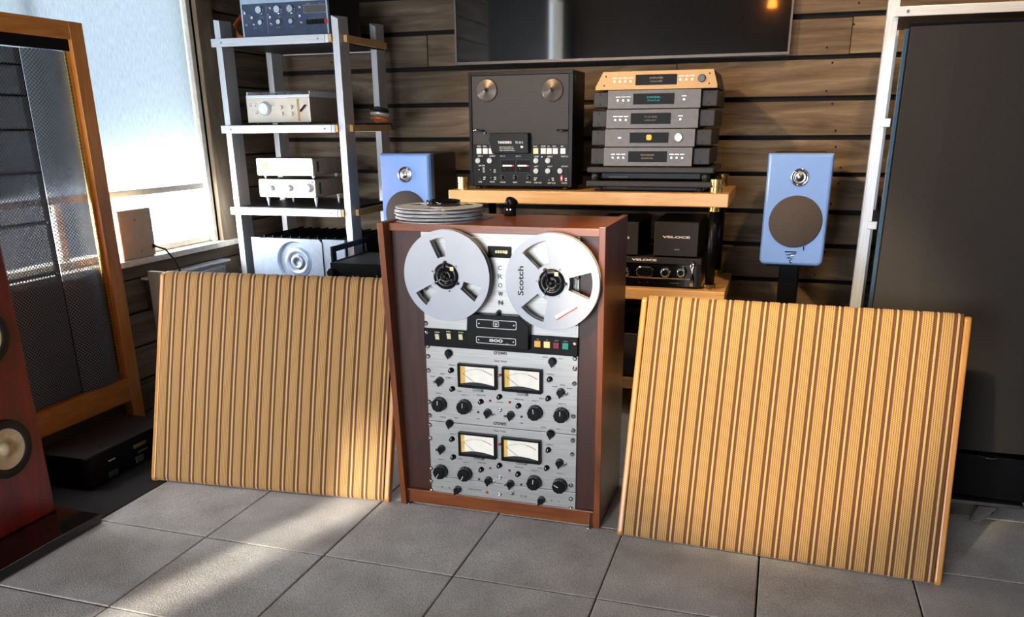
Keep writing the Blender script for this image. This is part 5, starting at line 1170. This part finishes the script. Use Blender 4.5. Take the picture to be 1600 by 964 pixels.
# ================================================================ RIGHT RACK and LARGE DARK SPEAKER
QY = 1.40
ra = P(1396, 5, 'y', QY)
rr_ = thing('display_rack', (2.65, 1.65, 0), 'aluminium rack with two shelf tabs behind the large dark speaker at right', 'equipment rack')
x0 = 2.275; zt_ = P(1396, -2, 'y', QY).z
part('post', G().box(x0, x0 + .004, QY, QY + .038, 0, zt_).box(x0 + .004, x0 + .036, QY, QY + .004, 0, zt_), m_alu, rr_, .001)
part('post', G().box(3.0, 3.004, QY, QY + .05, 0, zt_).box(2.959, 3.0, QY, QY + .004, 0, zt_), m_alu, rr_, .001)
part('post', G().box(x0 + .065, x0 + .069, 1.86, 1.91, 0, zt_).box(x0 + .069, x0 + .095, 1.906, 1.91, 0, zt_), m_alu, rr_, .001)
part('post', G().box(3.0, 3.004, 1.86, 1.91, 0, zt_).box(2.959, 3.0, 1.906, 1.91, 0, zt_), m_alu, rr_, .001)
zb_ = P(1480, 15, 'y', QY - .006).z
part('front_bar', G().box(x0 + .022, 3.0, QY - .010, QY - .0005, zb_ - .015, zb_ + .015), m_alu_h, rr_, .001)
part('bolt', G().cyl((x0 + .062, QY - .010, zb_), .005, .002, 'y', 10), m_steel, rr_)
for z in (zb_ - .015, P(1370, 192, 'y', QY).z - .015, P(1358, 352, 'y', QY).z - .015, .30):
    part('shelf_board', G().box(x0 + .047, 2.955, QY + .006, 1.855, z, z + .028), m_black, rr_)
for v, u in ((192, 1373), (352, 1360)):
    c = P(u, v, 'y', QY - .004); part('shelf_tab', G().box(x0 + .022, x0 + .054, QY - .010, QY - .0005, c.z - .014, c.z + .014), m_alu_h, rr_, .002)

BY = .80
b0 = P(1417.8, 47.7, 'y', BY); z1 = P(1500, 38, 'y', BY).z; z0 = P(1545, 713, 'y', BY).z + .006
xl = 2.284
bs = thing('tower_speaker', (2.62, 1.0, 0), 'very large dark cloth-faced tower speaker at the right edge', 'speaker')
xe = 3.02; xm = P(1496, 71, 'y', BY - .006).x
part('cabinet', G().prism([(xl - .004, BY + .028), (xe + .004, BY + .028), (xe - .05, BY + .42), (xl + .05, BY + .42)], 'z', z0, z1 + .012), m_bigside, bs, .004)
part('front_cloth', G().prism([(xl + .002, BY + .027), (xl + .006, BY + .010), (xm, BY - .006), (xe - .12, BY - .006), (xe - .006, BY + .010), (xe - .002, BY + .027)], 'z', z0 + .01, z1), m_bigcloth, bs, .002)
part('side_highlight', G().box(xl - .010, xl + .001, BY + .014, BY + .027, z0 + .25, z1 - .004), m_sheen, bs, .001)  # blue highlight on the gloss side, put in as a bright metal strip
part('foot_badge', G().lathe((P(1545, 713, 'y', BY).x, BY + .0, z0 - .004), [(.03, 0), (.03, .003)], 'z', 24), m_steel, bs)
part('plinth', G().prism([(2.40, BY + .02), (2.78, BY - .01), (2.98, BY + .05), (2.98, BY + .42), (2.34, BY + .42)], 'z', .072, z0 - .005), m_black, bs, .004)
a, b_ = P(1486, 775, 'y', BY - .03), P(1597, 791, 'y', BY - .03)
part('base_plate', G().prism([(2.42, BY - .03), (2.775, BY - .03), (2.785, BY - .02), (2.785, BY + .40), (2.42, BY + .40)], 'z', .058, .070), m_steel, bs, .002)
c = P(1540, 785, 'y', BY - .02)
part('castor_bracket', G().hexa([(c.x - .045, BY - .055, .014), (c.x - .015, BY - .055, .008), (c.x - .015, BY - .045, .008), (c.x - .045, BY - .045, .014), (c.x - .02, BY - .03, .057), (c.x + .035, BY - .03, .057), (c.x + .035, BY - .01, .057), (c.x - .02, BY - .01, .057)]), m_steel, bs, .002)
part('castor_bolt', G().cyl((c.x - .03, BY - .057, .016), .008, .006, 'y', 12), m_chrome, bs)
part('castor_wheel', G().lathe((c.x + .02, BY + .05, .027), [(.026, 0), (.026, .02)], 'x', 20), m_rubber, bs)
part('castor_wheel', G().lathe((2.46, BY + .05, .027), [(.026, 0), (.026, .02)], 'x', 20), m_rubber, bs)
part('castor_wheel', G().lathe((2.46, BY + .35, .027), [(.026, 0), (.026, .02)], 'x', 20), m_rubber, bs)
part('castor_wheel', G().lathe((2.74, BY + .35, .027), [(.026, 0), (.026, .02)], 'x', 20), m_rubber, bs)
